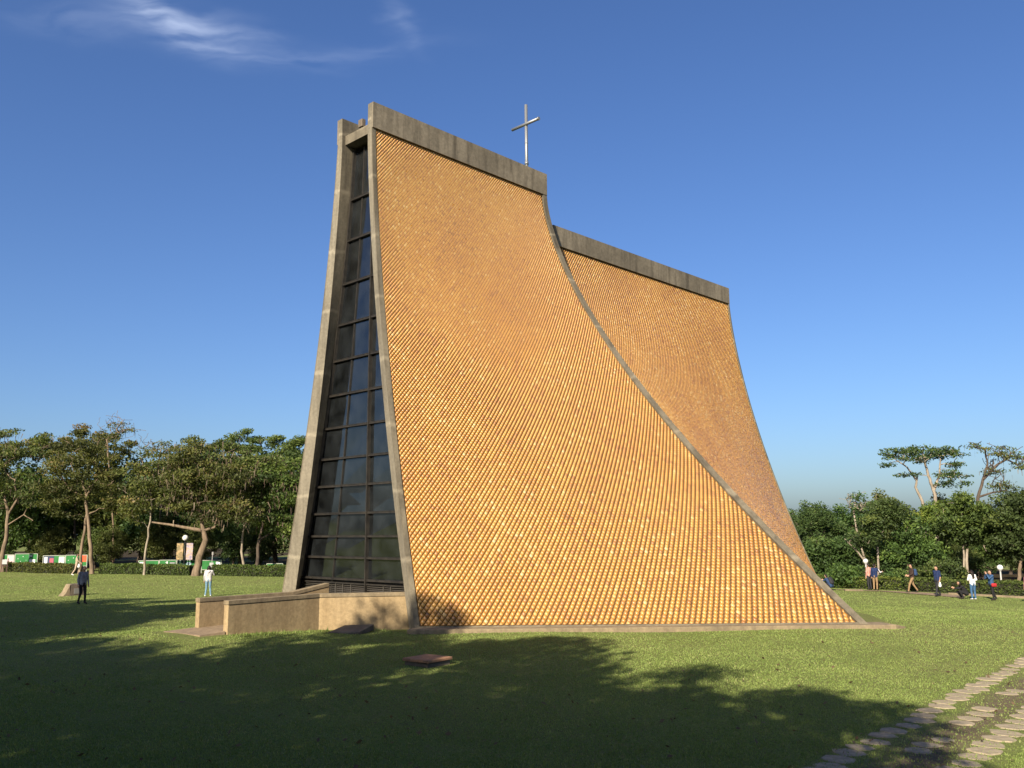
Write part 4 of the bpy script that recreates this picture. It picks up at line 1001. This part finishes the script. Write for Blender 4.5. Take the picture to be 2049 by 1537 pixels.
hedge('hedge', 'low clipped hedge between the gnarled tree and the chapel', [(-23.4, 70.8), (-16.6, 67.4), (-13, 66)], 0.9, 0.75, 'green', 3)
hedge('hedge', 'low clipped hedge behind the path next to the round bush', [(18.5, 62.2), (22.6, 60.6), (25.5, 59.8)], 1.0, 0.72, 'bright', 4)
hedge('hedge', 'low dark clipped hedge behind the group taking photographs', [(25.8, 59.6), (29.2, 56.8), (33.0, 54.6), (40, 51)], 1.0, 0.80, 'green', 5)
def bush(name, label, px, py, rx, ry, d, leaf, ncl, seed):
    px_tree(name, label, d, [([(px, py + ry), (px + 1, py)], 3, 2)], [(px, py, rx, ry, .45)], ST['bushy'], leaf, 'dark', ncl, 'bushes by the path', 0, seed)
bush('bush', 'round bright green bush left of the nearer globe lamp', 1692, 1158, 42, 24, 61, 'green', 60, 61)
bush('bush', 'dark spreading bush behind the crouching person', 1880, 1150, 52, 30, 61, 'deep', 70, 62)
bush('bush', 'dark bush between backpack walker and vest wearer', 1800, 1160, 30, 18, 62, 'deep', 35, 63)

# tan path by the hedge
b = MB()
pa = [(20.5, 58.9), (23.0, 58.2), (25.2, 57.6), (27.0, 56.4), (27.3, 54.8)]; pb_ = [(20.5, 58.5), (23.2, 57.5), (24.6, 55.6), (25.4, 53.8), (25.9, 52.6)]
for k in range(4):
    q = [pb_[k], pb_[k + 1], pa[k + 1], pa[k]]
    b.quad(*[(x, y, gz(x, y) + 0.03) for x, y in q])
tag(b.build('path', PAVE), kind='structure')
b = MB(); b.bar((26.6, 55.6, gz(26.6, 55.6) + 0.05), (31.5, 53.0, gz(31.5, 53.0) + 0.05), 0.25, 0.16)
tag(b.build('kerb', CAPM), 'pale concrete kerb at the foot of the dark hedge at right', 'kerb')
b = MB(); b.bar((21.0, 57.6, gz(21, 57.6) + 0.06), (22.1, 57.5, gz(22.1, 57.5) + 0.06), 0.3, 0.12)
tag(b.build('stone_bench', CAPM, None, 0.02), 'low pale stone slab on the grass in front of the round bush', 'slab')

# ------------------------------------------------------------------ lamps, banners, notice boards
GLOBE = mat('opal_globe', (0.80, 0.79, 0.75), 0.25); POLE_D = mat('black_pole', (0.02, 0.022, 0.022), 0.5); POLE_W = mat('grey_pole', (0.45, 0.44, 0.42), 0.5)
def lamp(label, gxp, gyp, d, r, pm):
    c_ = at(gxp, gyp, d); z0 = gz(c_[0], c_[1]); ro = empty('street_lamp', (c_[0], c_[1], z0)); tag(ro, label, 'lamp', 'globe lamps'); hz = c_[2] - z0
    b = MB(); b.tube([(0, 0, 0), (0, 0, hz - r * 0.9)], [0.06, 0.045], 10); b.build('pole', pm, ro)
    b = MB(); b.tube([(0, 0, -0.02), (0, 0, 0.25)], [0.11, 0.08], 10); b.build('base', pm, ro)
    b = MB(); b.tube([(0, 0, hz - r * 1.15), (0, 0, hz - r * 0.8)], [0.07, 0.10], 10); b.build('collar', pm, ro)
    b = MB(); b.sphere((0, 0, hz), r, 18, 12); b.build('globe', GLOBE, ro)
    return ro, c_, z0
lp, lc, lz = lamp('white globe lamp on a black pole carrying two banners', 371, 1076.5, 75, 0.24, POLE_D)
lamp('white globe lamp on a grey pole near the whitish trunks', 1732, 1123, 61.5, 0.165, POLE_W)
lamp('white globe lamp on a grey pole behind the woman photographing', 2001, 1136, 58, 0.185, POLE_W)
def m_banner(name, cols, seed):
    m_ = mat(name, cols[0], 0.7); t_ = NT(m_); v = t_.coord('Object', (1.4, 1.4, 2.6)); 
    t_.color(t_.ramp(t_.noise(v, 1.5 + seed * 0.3, 3), [(0.30, cols[0]), (0.45, cols[1]), (0.58, cols[2]), (0.72, cols[3])])); return m_
BN1 = m_banner('golden_hill_print', [(0.30, 0.20, 0.10), (0.18, 0.15, 0.07), (0.42, 0.29, 0.13), (0.40, 0.30, 0.22)], 1)
BN2 = m_banner('violet_sky_print', [(0.22, 0.17, 0.27), (0.42, 0.36, 0.40), (0.48, 0.33, 0.22), (0.26, 0.22, 0.36)], 2)
for sx_, m_, lb in ((-1, BN1, 'golden'), (1, BN2, 'violet')):
    ro = empty('banner', (lc[0] + sx_ * 0.40, lc[1] - 0.02, lz)); tag(ro, 'upright %s printed banner on the %s side of the lamp post' % (lb, 'left' if sx_ < 0 else 'right'), 'banner', 'banners on the lamp post')
    ztop = at(371, 1087, 75)[2] - lz; zbot = at(371, 1120, 75)[2] - lz
    b = MB(); n = 8
    for k in range(n):
        za, zb_ = ztop + (zbot - ztop) * k / n, ztop + (zbot - ztop) * (k + 1) / n; ya, yb = 0.03 * math.sin(k * 0.9), 0.03 * math.sin((k + 1) * 0.9)
        b.hexa([(-0.27, ya, zb_), (0.27, ya * 0.6, zb_), (0.27, ya * 0.6 + 0.012, zb_), (-0.27, ya + 0.012, zb_), (-0.27, ya, za), (0.27, ya, za), (0.27, ya + 0.012, za), (-0.27, ya + 0.012, za)])
    b.build('cloth', m_, ro)
    for zz_ in (ztop + 0.02, zbot - 0.02):
        b = MB(); b.tube([(-sx_ * 0.40, 0.01, zz_), (sx_ * 0.29, 0.01, zz_)], 0.015, 6); b.build('rod', POLE_D, ro)
FELT = mat('green_felt', (0.022, 0.17, 0.035), 0.85); t = NT(FELT); t.color(t.ramp(t.noise(t.coord('Object'), 2.0, 4), [(0.3, (0.016, 0.13, 0.028)), (0.7, (0.030, 0.21, 0.045))]))
FRAME = mat('aluminium_board_frame', (0.34, 0.36, 0.30), 0.5, 0.4)
PAPERS = {'white': mat('white_paper', (0.72, 0.72, 0.70), 0.8), 'pink': mat('pinkish_paper', (0.62, 0.48, 0.46), 0.8), 'navy': mat('navy_poster', (0.03, 0.04, 0.09), 0.7), 'orange': mat('orange_poster', (0.75, 0.10, 0.03), 0.7),
          'yellow': mat('yellow_poster', (0.75, 0.55, 0.20), 0.8), 'sky': mat('light_blue_poster', (0.35, 0.48, 0.55), 0.8), 'red': mat('red_violet_poster', (0.42, 0.09, 0.12), 0.7), 'grey': mat('grey_paper', (0.42, 0.43, 0.42), 0.8), 'dark': mat('dark_green_poster', (0.01, 0.05, 0.03), 0.8)}
def board(label, xa, xb, yt, yb, d, papers):
    """xa..xb, yt..yb: extent as seen; papers: (x0, x1, y0, y1, paper) in fractions of the panel"""
    A = at(xa, yt, d); B = at(xb, yt, d); zt, zb_ = A[2], at(xa, yb, d)[2]; z0 = gz((A[0] + B[0]) / 2, d); W_ = B[0] - A[0]
    ro = empty('notice_board', (A[0], d, z0)); tag(ro, label, 'notice board', 'green notice boards'); h0, h1 = zb_ - z0, zt - z0
    b = MB(); b.box((W_ / 2, 0.0, (h0 + h1) / 2), (W_ - 0.04, 0.04, h1 - h0 - 0.04)); b.build('panel', FELT, ro)
    for nm, c_, s_ in (('frame_rail', (W_ / 2, 0, h1), (W_, 0.08, 0.05)), ('frame_rail', (W_ / 2, 0, h0), (W_, 0.08, 0.05)), ('post', (0.0, 0.0, h1 / 2), (0.06, 0.06, h1)), ('post', (W_, 0.0, h1 / 2), (0.06, 0.06, h1))):
        b = MB(); b.box(c_, s_); b.build(nm, FRAME, ro)
    for k, (x0, x1, y0, y1, pn) in enumerate(papers):
        b = MB(); b.box(((x0 + x1) / 2 * W_, -0.028 - 0.004 * k, h0 + (y0 + y1) / 2 * (h1 - h0)), ((x1 - x0) * W_, 0.006, (y1 - y0) * (h1 - h0)), 0); b.build('paper', PAPERS[pn], ro)
scr = [(0.12, 0.16, 0.5, 0.55, 'white'), (0.35, 0.38, 0.7, 0.78, 'white'), (0.5, 0.52, 0.35, 0.4, 'white'), (0.62, 0.66, 0.6, 0.64, 'white'), (0.25, 0.28, 0.25, 0.3, 'white')]
board('green notice board with pinkish posters at the left edge', -6, 29, 1110.5, 1130, 83, [(0.62, 0.98, 0.15, 0.95, 'pink'), (0.30, 0.58, 0.05, 0.55, 'grey')])
board('green notice board with a white sheet at lower right, second from left', 31, 75.5, 1108.5, 1129, 82.5, [(0.65, 0.92, 0.08, 0.46, 'white'), (0.62, 0.78, 0.72, 0.86, 'grey')] + scr)
board('green notice board with a navy poster and white leaflets', 87, 131, 1112, 1131, 80.5, [(0.02, 0.5, 0.03, 0.95, 'navy'), (0.30, 0.48, 0.25, 0.72, 'red'), (0.06, 0.2, 0.2, 0.85, 'white'), (0.72, 0.97, 0.2, 0.88, 'white')])
board('green notice board with a bright orange poster by the forked trunk', 132, 175, 1111, 1133, 79.5, [(0.72, 0.97, 0.38, 0.98, 'orange')] + scr[:3])
board('green notice board with a yellow-white poster left of the thin trunk', 277.5, 318, 1122, 1139, 76, [(0.05, 0.27, 0.05, 0.85, 'yellow'), (0.05, 0.25, 0.4, 0.85, 'white'), (0.56, 0.60, 0.15, 0.5, 'white'), (0.70, 0.74, 0.15, 0.5, 'white'), (0.58, 0.72, 0.45, 0.56, 'white')])
board('green notice board with scattered notes left of the lamp post', 319.5, 353, 1121, 1138.5, 76, [(0.6, 0.95, 0.1, 0.8, 'dark'), (0.42, 0.5, 0.6, 0.85, 'white'), (0.62, 0.92, 0.62, 0.72, 'grey')] + scr[:3])
board('green notice board with a light blue poster between lamp post and gnarled trunk', 355, 391, 1121.5, 1139, 75.5, [(0.0, 0.48, 0.02, 0.98, 'dark'), (0.52, 0.78, 0.1, 0.8, 'sky')])
board('green notice board with two white sheets right of the gnarled trunk', 404, 443.5, 1121.5, 1140, 75, [(0.40, 0.60, 0.1, 0.75, 'grey'), (0.72, 0.95, 0.45, 0.85, 'white'), (0.6, 0.95, 0.05, 0.4, 'dark')])
board('dark green notice board in shade beside the far shell edge', 534, 566, 1128, 1148, 74, [(0.08, 0.28, 0.4, 0.75, 'pink')])
es = at(7, 1145, 79); ez = gz(es[0], 79); ro = empty('easel', (es[0], 79, ez)); tag(ro, 'dark red wooden easel with a paper sign at the left edge', 'sign')
RW = mat('dark_red_wood', (0.07, 0.022, 0.016), 0.7)
for xx in (-0.25, 0.25):
    b = MB(); b.bar((xx, 0, 0), (xx, 0.15, 1.2), 0.05, 0.05); b.build('leg', RW, ro)
b = MB(); b.bar((-0.25, 0.06, 0.55), (0.25, 0.06, 0.55), 0.05, 0.06); b.build('rail', RW, ro)
b = MB(); b.box((0, 0.05, 0.9), (0.42, 0.02, 0.40)); b.build('paper', PAPERS['grey'], ro)

# ------------------------------------------------------------------ people
def cloth(name, c_, r=0.85):
    m_ = mat(name, c_, r, spec=0.2); t_ = NT(m_); f = t_.noise(t_.coord('Object', (1, 1, 1)), 14, 4)
    t_.color(t_.ramp(f, [(0.3, tuple(x * 0.75 for x in c_)), (0.7, tuple(min(1, x * 1.2) for x in c_))])); return m_
SKIN = cloth('skin', (0.46, 0.27, 0.18), 0.6); HAIR = cloth('black_hair', (0.018, 0.013, 0.011), 0.5)
def remesh(name, prims, vox, mats=None, regions=None):
    """prims: (p0, p1, r0, r1, region) tapered capsules -> one continuous surface"""
    b = MB()
    for p0, p1, r0, r1, rg in prims:
        p0, p1 = Vector(p0), Vector(p1); d = p1 - p0; L_ = d.length
        if L_ < 1e-6: d = Vector((0, 0, 1)); L_ = 1e-4
        d = d.normalized(); pts = []; rad = []
        for a in (-85, -60, -30, 0): pts.append(p0 + d * (math.sin(math.radians(a)) * r0)); rad.append(max(0.002, math.cos(math.radians(a)) * r0))
        for a in (0, 30, 60, 85):
            pts.append(p1 + d * (math.sin(math.radians(a)) * r1 + (1e-4 if a == 0 else 0))); rad.append(max(0.002, math.cos(math.radians(a)) * r1))
        b.tube(pts, rad, 12)
    me = bpy.data.meshes.new(name); me.from_pydata(b.v, [], b.f); me.update()
    tmp = bpy.data.objects.new('tmp', me); COL.objects.link(tmp)
    rm = tmp.modifiers.new('r', 'REMESH'); rm.mode = 'VOXEL'; rm.voxel_size = vox
    sm = tmp.modifiers.new('s', 'SMOOTH'); sm.iterations = 2; sm.factor = 0.5
    dg = bpy.context.evaluated_depsgraph_get(); out = bpy.data.meshes.new_from_object(tmp.evaluated_get(dg))
    bpy.data.objects.remove(tmp); bpy.data.meshes.remove(me)
    out.name = name; n = len(out.polygons); out.polygons.foreach_set('use_smooth', np.ones(n, bool))
    out.materials.clear()
    if regions:
        cen = np.zeros(n * 3); out.polygons.foreach_get('center', cen); cen = cen.reshape(-1, 3); best = np.full(n, 1e9); idx = np.zeros(n, np.int32)
        for p0, p1, r0, r1, rg in prims:
            p0, p1 = np.array(p0), np.array(p1); d = p1 - p0; L2 = max(1e-9, d @ d); t_ = np.clip(((cen - p0) @ d) / L2, 0, 1)
            ds = np.linalg.norm(cen - p0 - t_[:, None] * d, axis=1) - (r0 + (r1 - r0) * t_)
            m_ = ds < best; best[m_] = ds[m_]; idx[m_] = regions.index(rg)
        out.polygons.foreach_set('material_index', idx)
    for m_ in mats: out.materials.append(m_)
    return out
BASE = dict(pelvis=(0, 0, .93), belly=(0, 0.01, 1.08), chest=(0, 0, 1.30), neck=(0, -0.01, 1.46), head=(0, 0.02, 1.59),
            sL=(-.175, 0, 1.40), eL=(-.23, -.02, 1.12), wL=(-.235, .04, .88), sR=(.175, 0, 1.40), eR=(.23, -.02, 1.12), wR=(.235, .04, .88),
            hL=(-.09, 0, .90), kL=(-.10, .03, .49), aL=(-.10, -.02, .08), tL=(-.115, .14, .04), hR=(.09, 0, .90), kR=(.10, .03, .49), aR=(.10, -.02, .08), tR=(.115, .14, .04))
def person(label, loc, yaw, height, pose, top, legs, shoes, group, hair='short', sleeves='long', bulk=1.0, extras=()):
    J = {k: np.array(v, float) for k, v in BASE.items()}
    for k, v in pose.items(): J[k] = np.array(v, float)
    s_ = height / 1.70; x, y = loc; ro = empty('person', (x, y, gz(x, y)), yaw); ro.scale = (s_, s_, s_); tag(ro, label, 'person', group)
    B_ = bulk; pr = []
    A = lambda a, b, r0, r1, rg: pr.append((tuple(J[a]) if isinstance(a, str) else tuple(a), tuple(J[b]) if isinstance(b, str) else tuple(b), r0, r1, rg))
    px_ = np.array([.055, 0, 0])
    for sg in (-1, 1):
        A(J['pelvis'] + sg * px_, J['belly'] + sg * px_, .112 * B_, .108 * B_, 'legs' if 0 else 'top'); A(J['belly'] + sg * px_, J['chest'] + sg * px_ * 1.25, .108 * B_, .115 * B_, 'top')
    A('pelvis', 'pelvis', .13, .13, 'legs'); A('chest', 'neck', .095, .055, 'top'); A('neck', J['neck'] + (J['head'] - J['neck']) * .45, .052, .05, 'skin')
    A('sL', 'sR', .066 * B_, .066 * B_, 'top'); hd = J['head']; up = (J['head'] - J['neck']); up = up / np.linalg.norm(up)
    A(hd - up * .03, hd + up * .045, .078, .088, 'skin'); A(hd - up * .075 + np.array([0, .03, 0]), hd - up * .02 + np.array([0, .025, 0]), .045, .06, 'skin')
    A(hd + np.array([0, .085, .0]), hd + np.array([0, .10, -.03]), .010, .016, 'skin')
    for sg in (-1, 1):
        A(hd + np.array([sg * .083, 0, .0]), hd + np.array([sg * .087, -.005, -.035]), .014, .011, 'skin'); A(hd + np.array([sg * .032, .083, .012]), hd + np.array([sg * .032, .085, .012]), .010, .010, 'eye')
    A(hd + np.array([-.02, .082, -.058]), hd + np.array([.02, .082, -.058]), .008, .008, 'lip')
    for q in 'LR':
        sl = 'top' if sleeves == 'long' else 'skin'
        A('s' + q, 'e' + q, .055 * B_, .043 * B_, 'top'); A('e' + q, 'w' + q, .041 * B_ if sleeves == 'long' else .036, .032 if sleeves == 'long' else .026, sl)
        w = J['w' + q]; d = w - J['e' + q]; d = d / np.linalg.norm(d); lat = np.cross(d, np.array([1.0 if q == 'R' else -1.0, 0.02, 0])); lat = lat / max(1e-6, np.linalg.norm(lat)); nn = np.cross(lat, d)
        pa = w + d * .075
        A(w, pa, .026, .034, 'skin'); A(w + lat * .015, pa + lat * .02, .024, .026, 'skin'); A(w - lat * .015, pa - lat * .02, .024, .026, 'skin')
        for f_, (o_, L_) in enumerate(((-.033, .060), (-.011, .075), (.011, .080), (.033, .070))):
            k1 = pa + lat * o_ + d * L_ * .55; A(pa + lat * o_, k1, .0115, .011, 'skin'); A(k1, k1 + d * L_ * .4 + nn * .018, .0105, .0095, 'skin')
        th = w + d * .025 - lat * .03; A(th, th - lat * .035 + d * .03, .014, .012, 'skin'); A(th - lat * .035 + d * .03, th - lat * .042 + d * .065, .012, .010, 'skin')
        A('h' + q, 'k' + q, .092, .062, 'legs'); A('k' + q, 'a' + q, .060, .045, 'legs'); A('a' + q, 't' + q, .048, .036, 'shoes')
    rg = ['top', 'legs', 'skin', 'shoes', 'eye', 'lip']
    me = remesh('body', pr, 0.0145, [top, legs, SKIN, shoes, HAIR, LIP], rg)
    link_mesh('body', me, [], ro)
    hp = [(tuple(hd + np.array([0, -.022, .03])), tuple(hd + np.array([0, .005, .062])), .092, .085, 'h'), (tuple(hd + np.array([0, -.05, -.03])), tuple(hd + np.array([0, -.03, .03])), .07, .085, 'h')]
    if hair == 'long': hp += [(tuple(hd + np.array([-.02, -.06, -.02])), tuple(hd + np.array([-.02, -.125, -.33])), .085, .06, 'h'), (tuple(hd + np.array([.03, -.06, -.02])), tuple(hd + np.array([.03, -.125, -.30])), .08, .055, 'h')]
    if hair == 'bob': hp += [(tuple(hd + np.array([sg * .055, -.02, .0])), tuple(hd + np.array([sg * .06, -.02, -.09])), .06, .05, 'h') for sg in (-1, 1)]
    link_mesh('hair', remesh('hair', hp, 0.02, [HAIR]), [], ro)
    for nm, prims, m_ in extras: link_mesh(nm, remesh(nm, [(*p, 'x') for p in prims], 0.018, [m_]), [], ro)
    return ro
LIP = cloth('lips', (0.30, 0.11, 0.09), 0.5)
C = {k: cloth(k, v) for k, v in dict(slate_sweater=(0.21, 0.235, 0.28), black_cloth=(0.014, 0.014, 0.016), white_hoodie=(0.58, 0.57, 0.58), pale_jeans=(0.17, 0.30, 0.42), white_shoes=(0.7, 0.7, 0.68), brown_jacket=(0.055, 0.035, 0.028), khaki=(0.30, 0.20, 0.105),
     navy=(0.018, 0.032, 0.095), charcoal=(0.03, 0.03, 0.034), white_top=(0.75, 0.74, 0.72), blue_jeans=(0.055, 0.13, 0.26), denim=(0.04, 0.09, 0.19), red=(0.42, 0.03, 0.035), pink=(0.62, 0.26, 0.30), beige=(0.48, 0.37, 0.27), dark_shoes=(0.03, 0.025, 0.022), blue_pack=(0.03, 0.06, 0.14), salmon=(0.60, 0.30, 0.24)).items()}
G1, G2 = 'people on the lawn', 'people by the path'
D90 = math.pi / 2
person('person in slate sweater and black trousers standing at the shadow edge', (-20.46, 43.04), -2.2, 1.74, dict(head=(0, .05, 1.58), eL=(-.25, -.03, 1.13), wL=(-.23, .06, .90), aL=(-.10, .08, .08), tL=(-.11, .23, .04), kL=(-.1, .07, .49), aR=(.11, -.12, .08), tR=(.12, .03, .04)), C['slate_sweater'], C['black_cloth'], C['dark_shoes'], G1, bulk=1.08)
hg = person('person in white hoodie and pale jeans holding up a stick', (-15.99, 47.48), 0.15, 1.58, dict(eR=(.27, .10, 1.20), wR=(.16, .26, 1.36), hL=(-.09, 0, .9), aL=(-.15, 0, .08), tL=(-.17, .15, .04), aR=(.15, 0, .08), tR=(.17, .15, .04)), C['white_hoodie'], C['pale_jeans'], C['white_shoes'], G1, hair='bob', bulk=1.12,
       extras=[('hood', [((-.05, -.10, 1.40), (.05, -.10, 1.40), .06, .06), ((0, -.12, 1.36), (0, -.10, 1.42), .06, .05)], C['white_hoodie'])])
st = at(422, 1140, 47.6); b = MB(); b.tube([(0, 0, -0.15), (0.03, 0, 0.80)], 0.014, 8); b.box((0.03, 0, 0.86), (0.08, 0.012, 0.15), 0.5)
o = b.build('selfie_stick', POLE_W); o.location = (st[0] - 0.02, 47.72, st[2] - 0.02); tag(o, 'thin grey stick held upright by the person in the white hoodie', 'stick')
person('person in beige trousers walking past the forked trunk with a white bag', (-35.3, 73.0), -D90 + 0.3, 1.72, dict(aL=(-.10, .28, .08), tL=(-.11, .42, .06), kL=(-.1, .17, .50), aR=(.10, -.30, .12), tR=(.11, -.17, .05), kR=(.1, -.08, .49), eR=(.22, .10, 1.15), wR=(.22, .28, 1.0)), C['beige'], C['beige'], C['white_shoes'], G1, extras=[('shoulder_bag', [((.26, .2, .86), (.26, .2, .70), .07, .11)], C['white_top'])])
pz = at(225, 1128, 84); person('person in salmon top in the shade behind the hedge', (pz[0], 84.0), 2.8, 1.62, {}, C['salmon'], C['charcoal'], C['dark_shoes'], G1)
walk = dict(aL=(-.10, .30, .08), tL=(-.11, .45, .06), kL=(-.1, .20, .51), aR=(.10, -.32, .13), tR=(.11, -.19, .05), kR=(.1, -.07, .50))
person('walker in brown jacket and khaki trousers with a blue backpack', (25.06, 57.0), D90 - 0.1, 1.76, dict(walk, eL=(-.24, .05, 1.13), wL=(-.2, .22, 1.05), eR=(.24, .02, 1.13), wR=(.2, .20, 1.05)), C['brown_jacket'], C['khaki'], C['dark_shoes'], G2, bulk=1.1,
       extras=[('backpack', [((-.07, -.20, 1.12), (-.07, -.19, 1.34), .11, .09), ((.07, -.20, 1.12), (.07, -.19, 1.34), .11, .09), ((0, -.30, 1.10), (0, -.27, 1.22), .07, .06)], C['blue_pack'])])
person('walker in navy short-sleeved shirt and dark trousers swinging one arm', (25.15, 53.84), D90 + 0.5, 1.76, dict(walk, eR=(.30, -.16, 1.16), wR=(.34, -.30, .96), eL=(-.24, .02, 1.13), wL=(-.25, .12, .90)), C['navy'], C['charcoal'], C['dark_shoes'], G2, sleeves='short', bulk=1.05,
       extras=[('paper_bag', [((-.27, .15, .78), (-.27, .15, .62), .05, .085)], C['white_top'])])
crouch = dict(pelvis=(0, -.18, .30), belly=(0, -.12, .44), chest=(0, .02, .62), neck=(0, .10, .75), head=(0, .17, .86), sL=(-.17, .06, .70), sR=(.17, .06, .70), eL=(-.2, .28, .58), eR=(.2, .28, .58), wL=(-.10, .46, .62), wR=(.10, .46, .62),
              hL=(-.10, -.16, .30), hR=(.10, -.16, .30), kL=(-.14, .22, .46), kR=(.14, .26, .40), aL=(-.13, .02, .08), aR=(.13, .04, .08), tL=(-.14, .17, .04), tR=(.14, .19, .04))
person('person in black crouching with both arms stretched forward', (25.73, 52.05), D90 - 0.15, 1.70, crouch, C['black_cloth'], C['black_cloth'], C['dark_shoes'], G2, hair='bob', bulk=1.1)
person('person with long dark hair in white top and blue jeans, back turned', (25.98, 51.35), 0.1, 1.64, dict(eL=(-.27, .02, 1.15), wL=(-.16, .16, 1.08), eR=(.27, .02, 1.15), wR=(.16, .16, 1.08)), C['white_top'], C['blue_jeans'], C['white_shoes'], G2, hair='long', bulk=1.08)
person('person in denim jacket with a red bag raising a camera', (26.95, 51.2), D90 + 0.1, 1.66, dict(eL=(-.20, .22, 1.24), wL=(-.07, .28, 1.50), eR=(.20, .22, 1.24), wR=(.07, .28, 1.50), aR=(.12, -.32, .10), tR=(.14, -.19, .05), kR=(.12, -.12, .50)), C['denim'], C['black_cloth'], C['dark_shoes'], G2, bulk=1.1,
       extras=[('shoulder_bag', [((-.20, .05, .90), (-.20, -.12, .90), .085, .085), ((-.20, .05, .84), (-.20, -.12, .84), .07, .07)], C['red']), ('camera', [((-.05, .36, 1.56), (.05, .36, 1.56), .03, .03), ((0, .36, 1.56), (0, .42, 1.56), .025, .025)], C['black_cloth'])])
person('person in pink top cut off by the right edge of the picture', (28.22, 49.72), D90 + 0.6, 1.62, {}, C['pink'], C['charcoal'], C['dark_shoes'], G2, hair='long', bulk=1.05)
person('person in navy vest and khaki trousers holding a phone out', (23.25, 58.3), -0.7, 1.66, dict(eR=(.30, .16, 1.18), wR=(.34, .42, 1.20)), C['navy'], C['khaki'], C['dark_shoes'], G2, bulk=1.12,
       extras=[('sleeve', [((.19, .02, 1.39), (.30, .16, 1.18), .062, .05), ((.30, .16, 1.18), (.338, .40, 1.20), .048, .038)], C['white_top'])])
person('person in pinkish shirt standing behind the navy vest wearer', (23.12, 58.9), 0.4, 1.66, {}, C['salmon'], C['charcoal'], C['dark_shoes'], G2)
person('person in dark clothes crouching beyond the foot of the shell', (20.15, 58.0), 0.6, 1.72, crouch, C['blue_pack'], C['black_cloth'], C['dark_shoes'], G2, bulk=1.15,
       extras=[('backpack', [((-.05, -.24, .50), (-.05, -.12, .74), .12, .10), ((.05, -.24, .50), (.05, -.12, .74), .12, .10)], C['charcoal'])])

# ------------------------------------------------------------------ one reflectance calibration for every surface colour
REFLECT = 0.72
for m_ in bpy.data.materials:
    if not m_.use_nodes: continue
    for n_ in m_.node_tree.nodes:
        if n_.type == 'VALTORGB':
            for e_ in n_.color_ramp.elements:
                c_ = e_.color
                if max(c_[:3]) - min(c_[:3]) > 0.004 and max(c_[:3]) <= 0.80: e_.color = (c_[0] * REFLECT, c_[1] * REFLECT, c_[2] * REFLECT, 1)
        elif n_.type == 'MIX' and n_.data_type == 'RGBA' and n_.blend_type == 'MIX':
            for i_ in (6, 7):
                k_ = n_.inputs[i_]
                if not k_.is_linked: k_.default_value = (*[v * REFLECT for v in k_.default_value[:3]], 1)
        elif n_.type == 'BSDF_PRINCIPLED' and not n_.inputs['Base Color'].is_linked:
            k_ = n_.inputs['Base Color']; k_.default_value = (*[v * REFLECT for v in k_.default_value[:3]], 1)
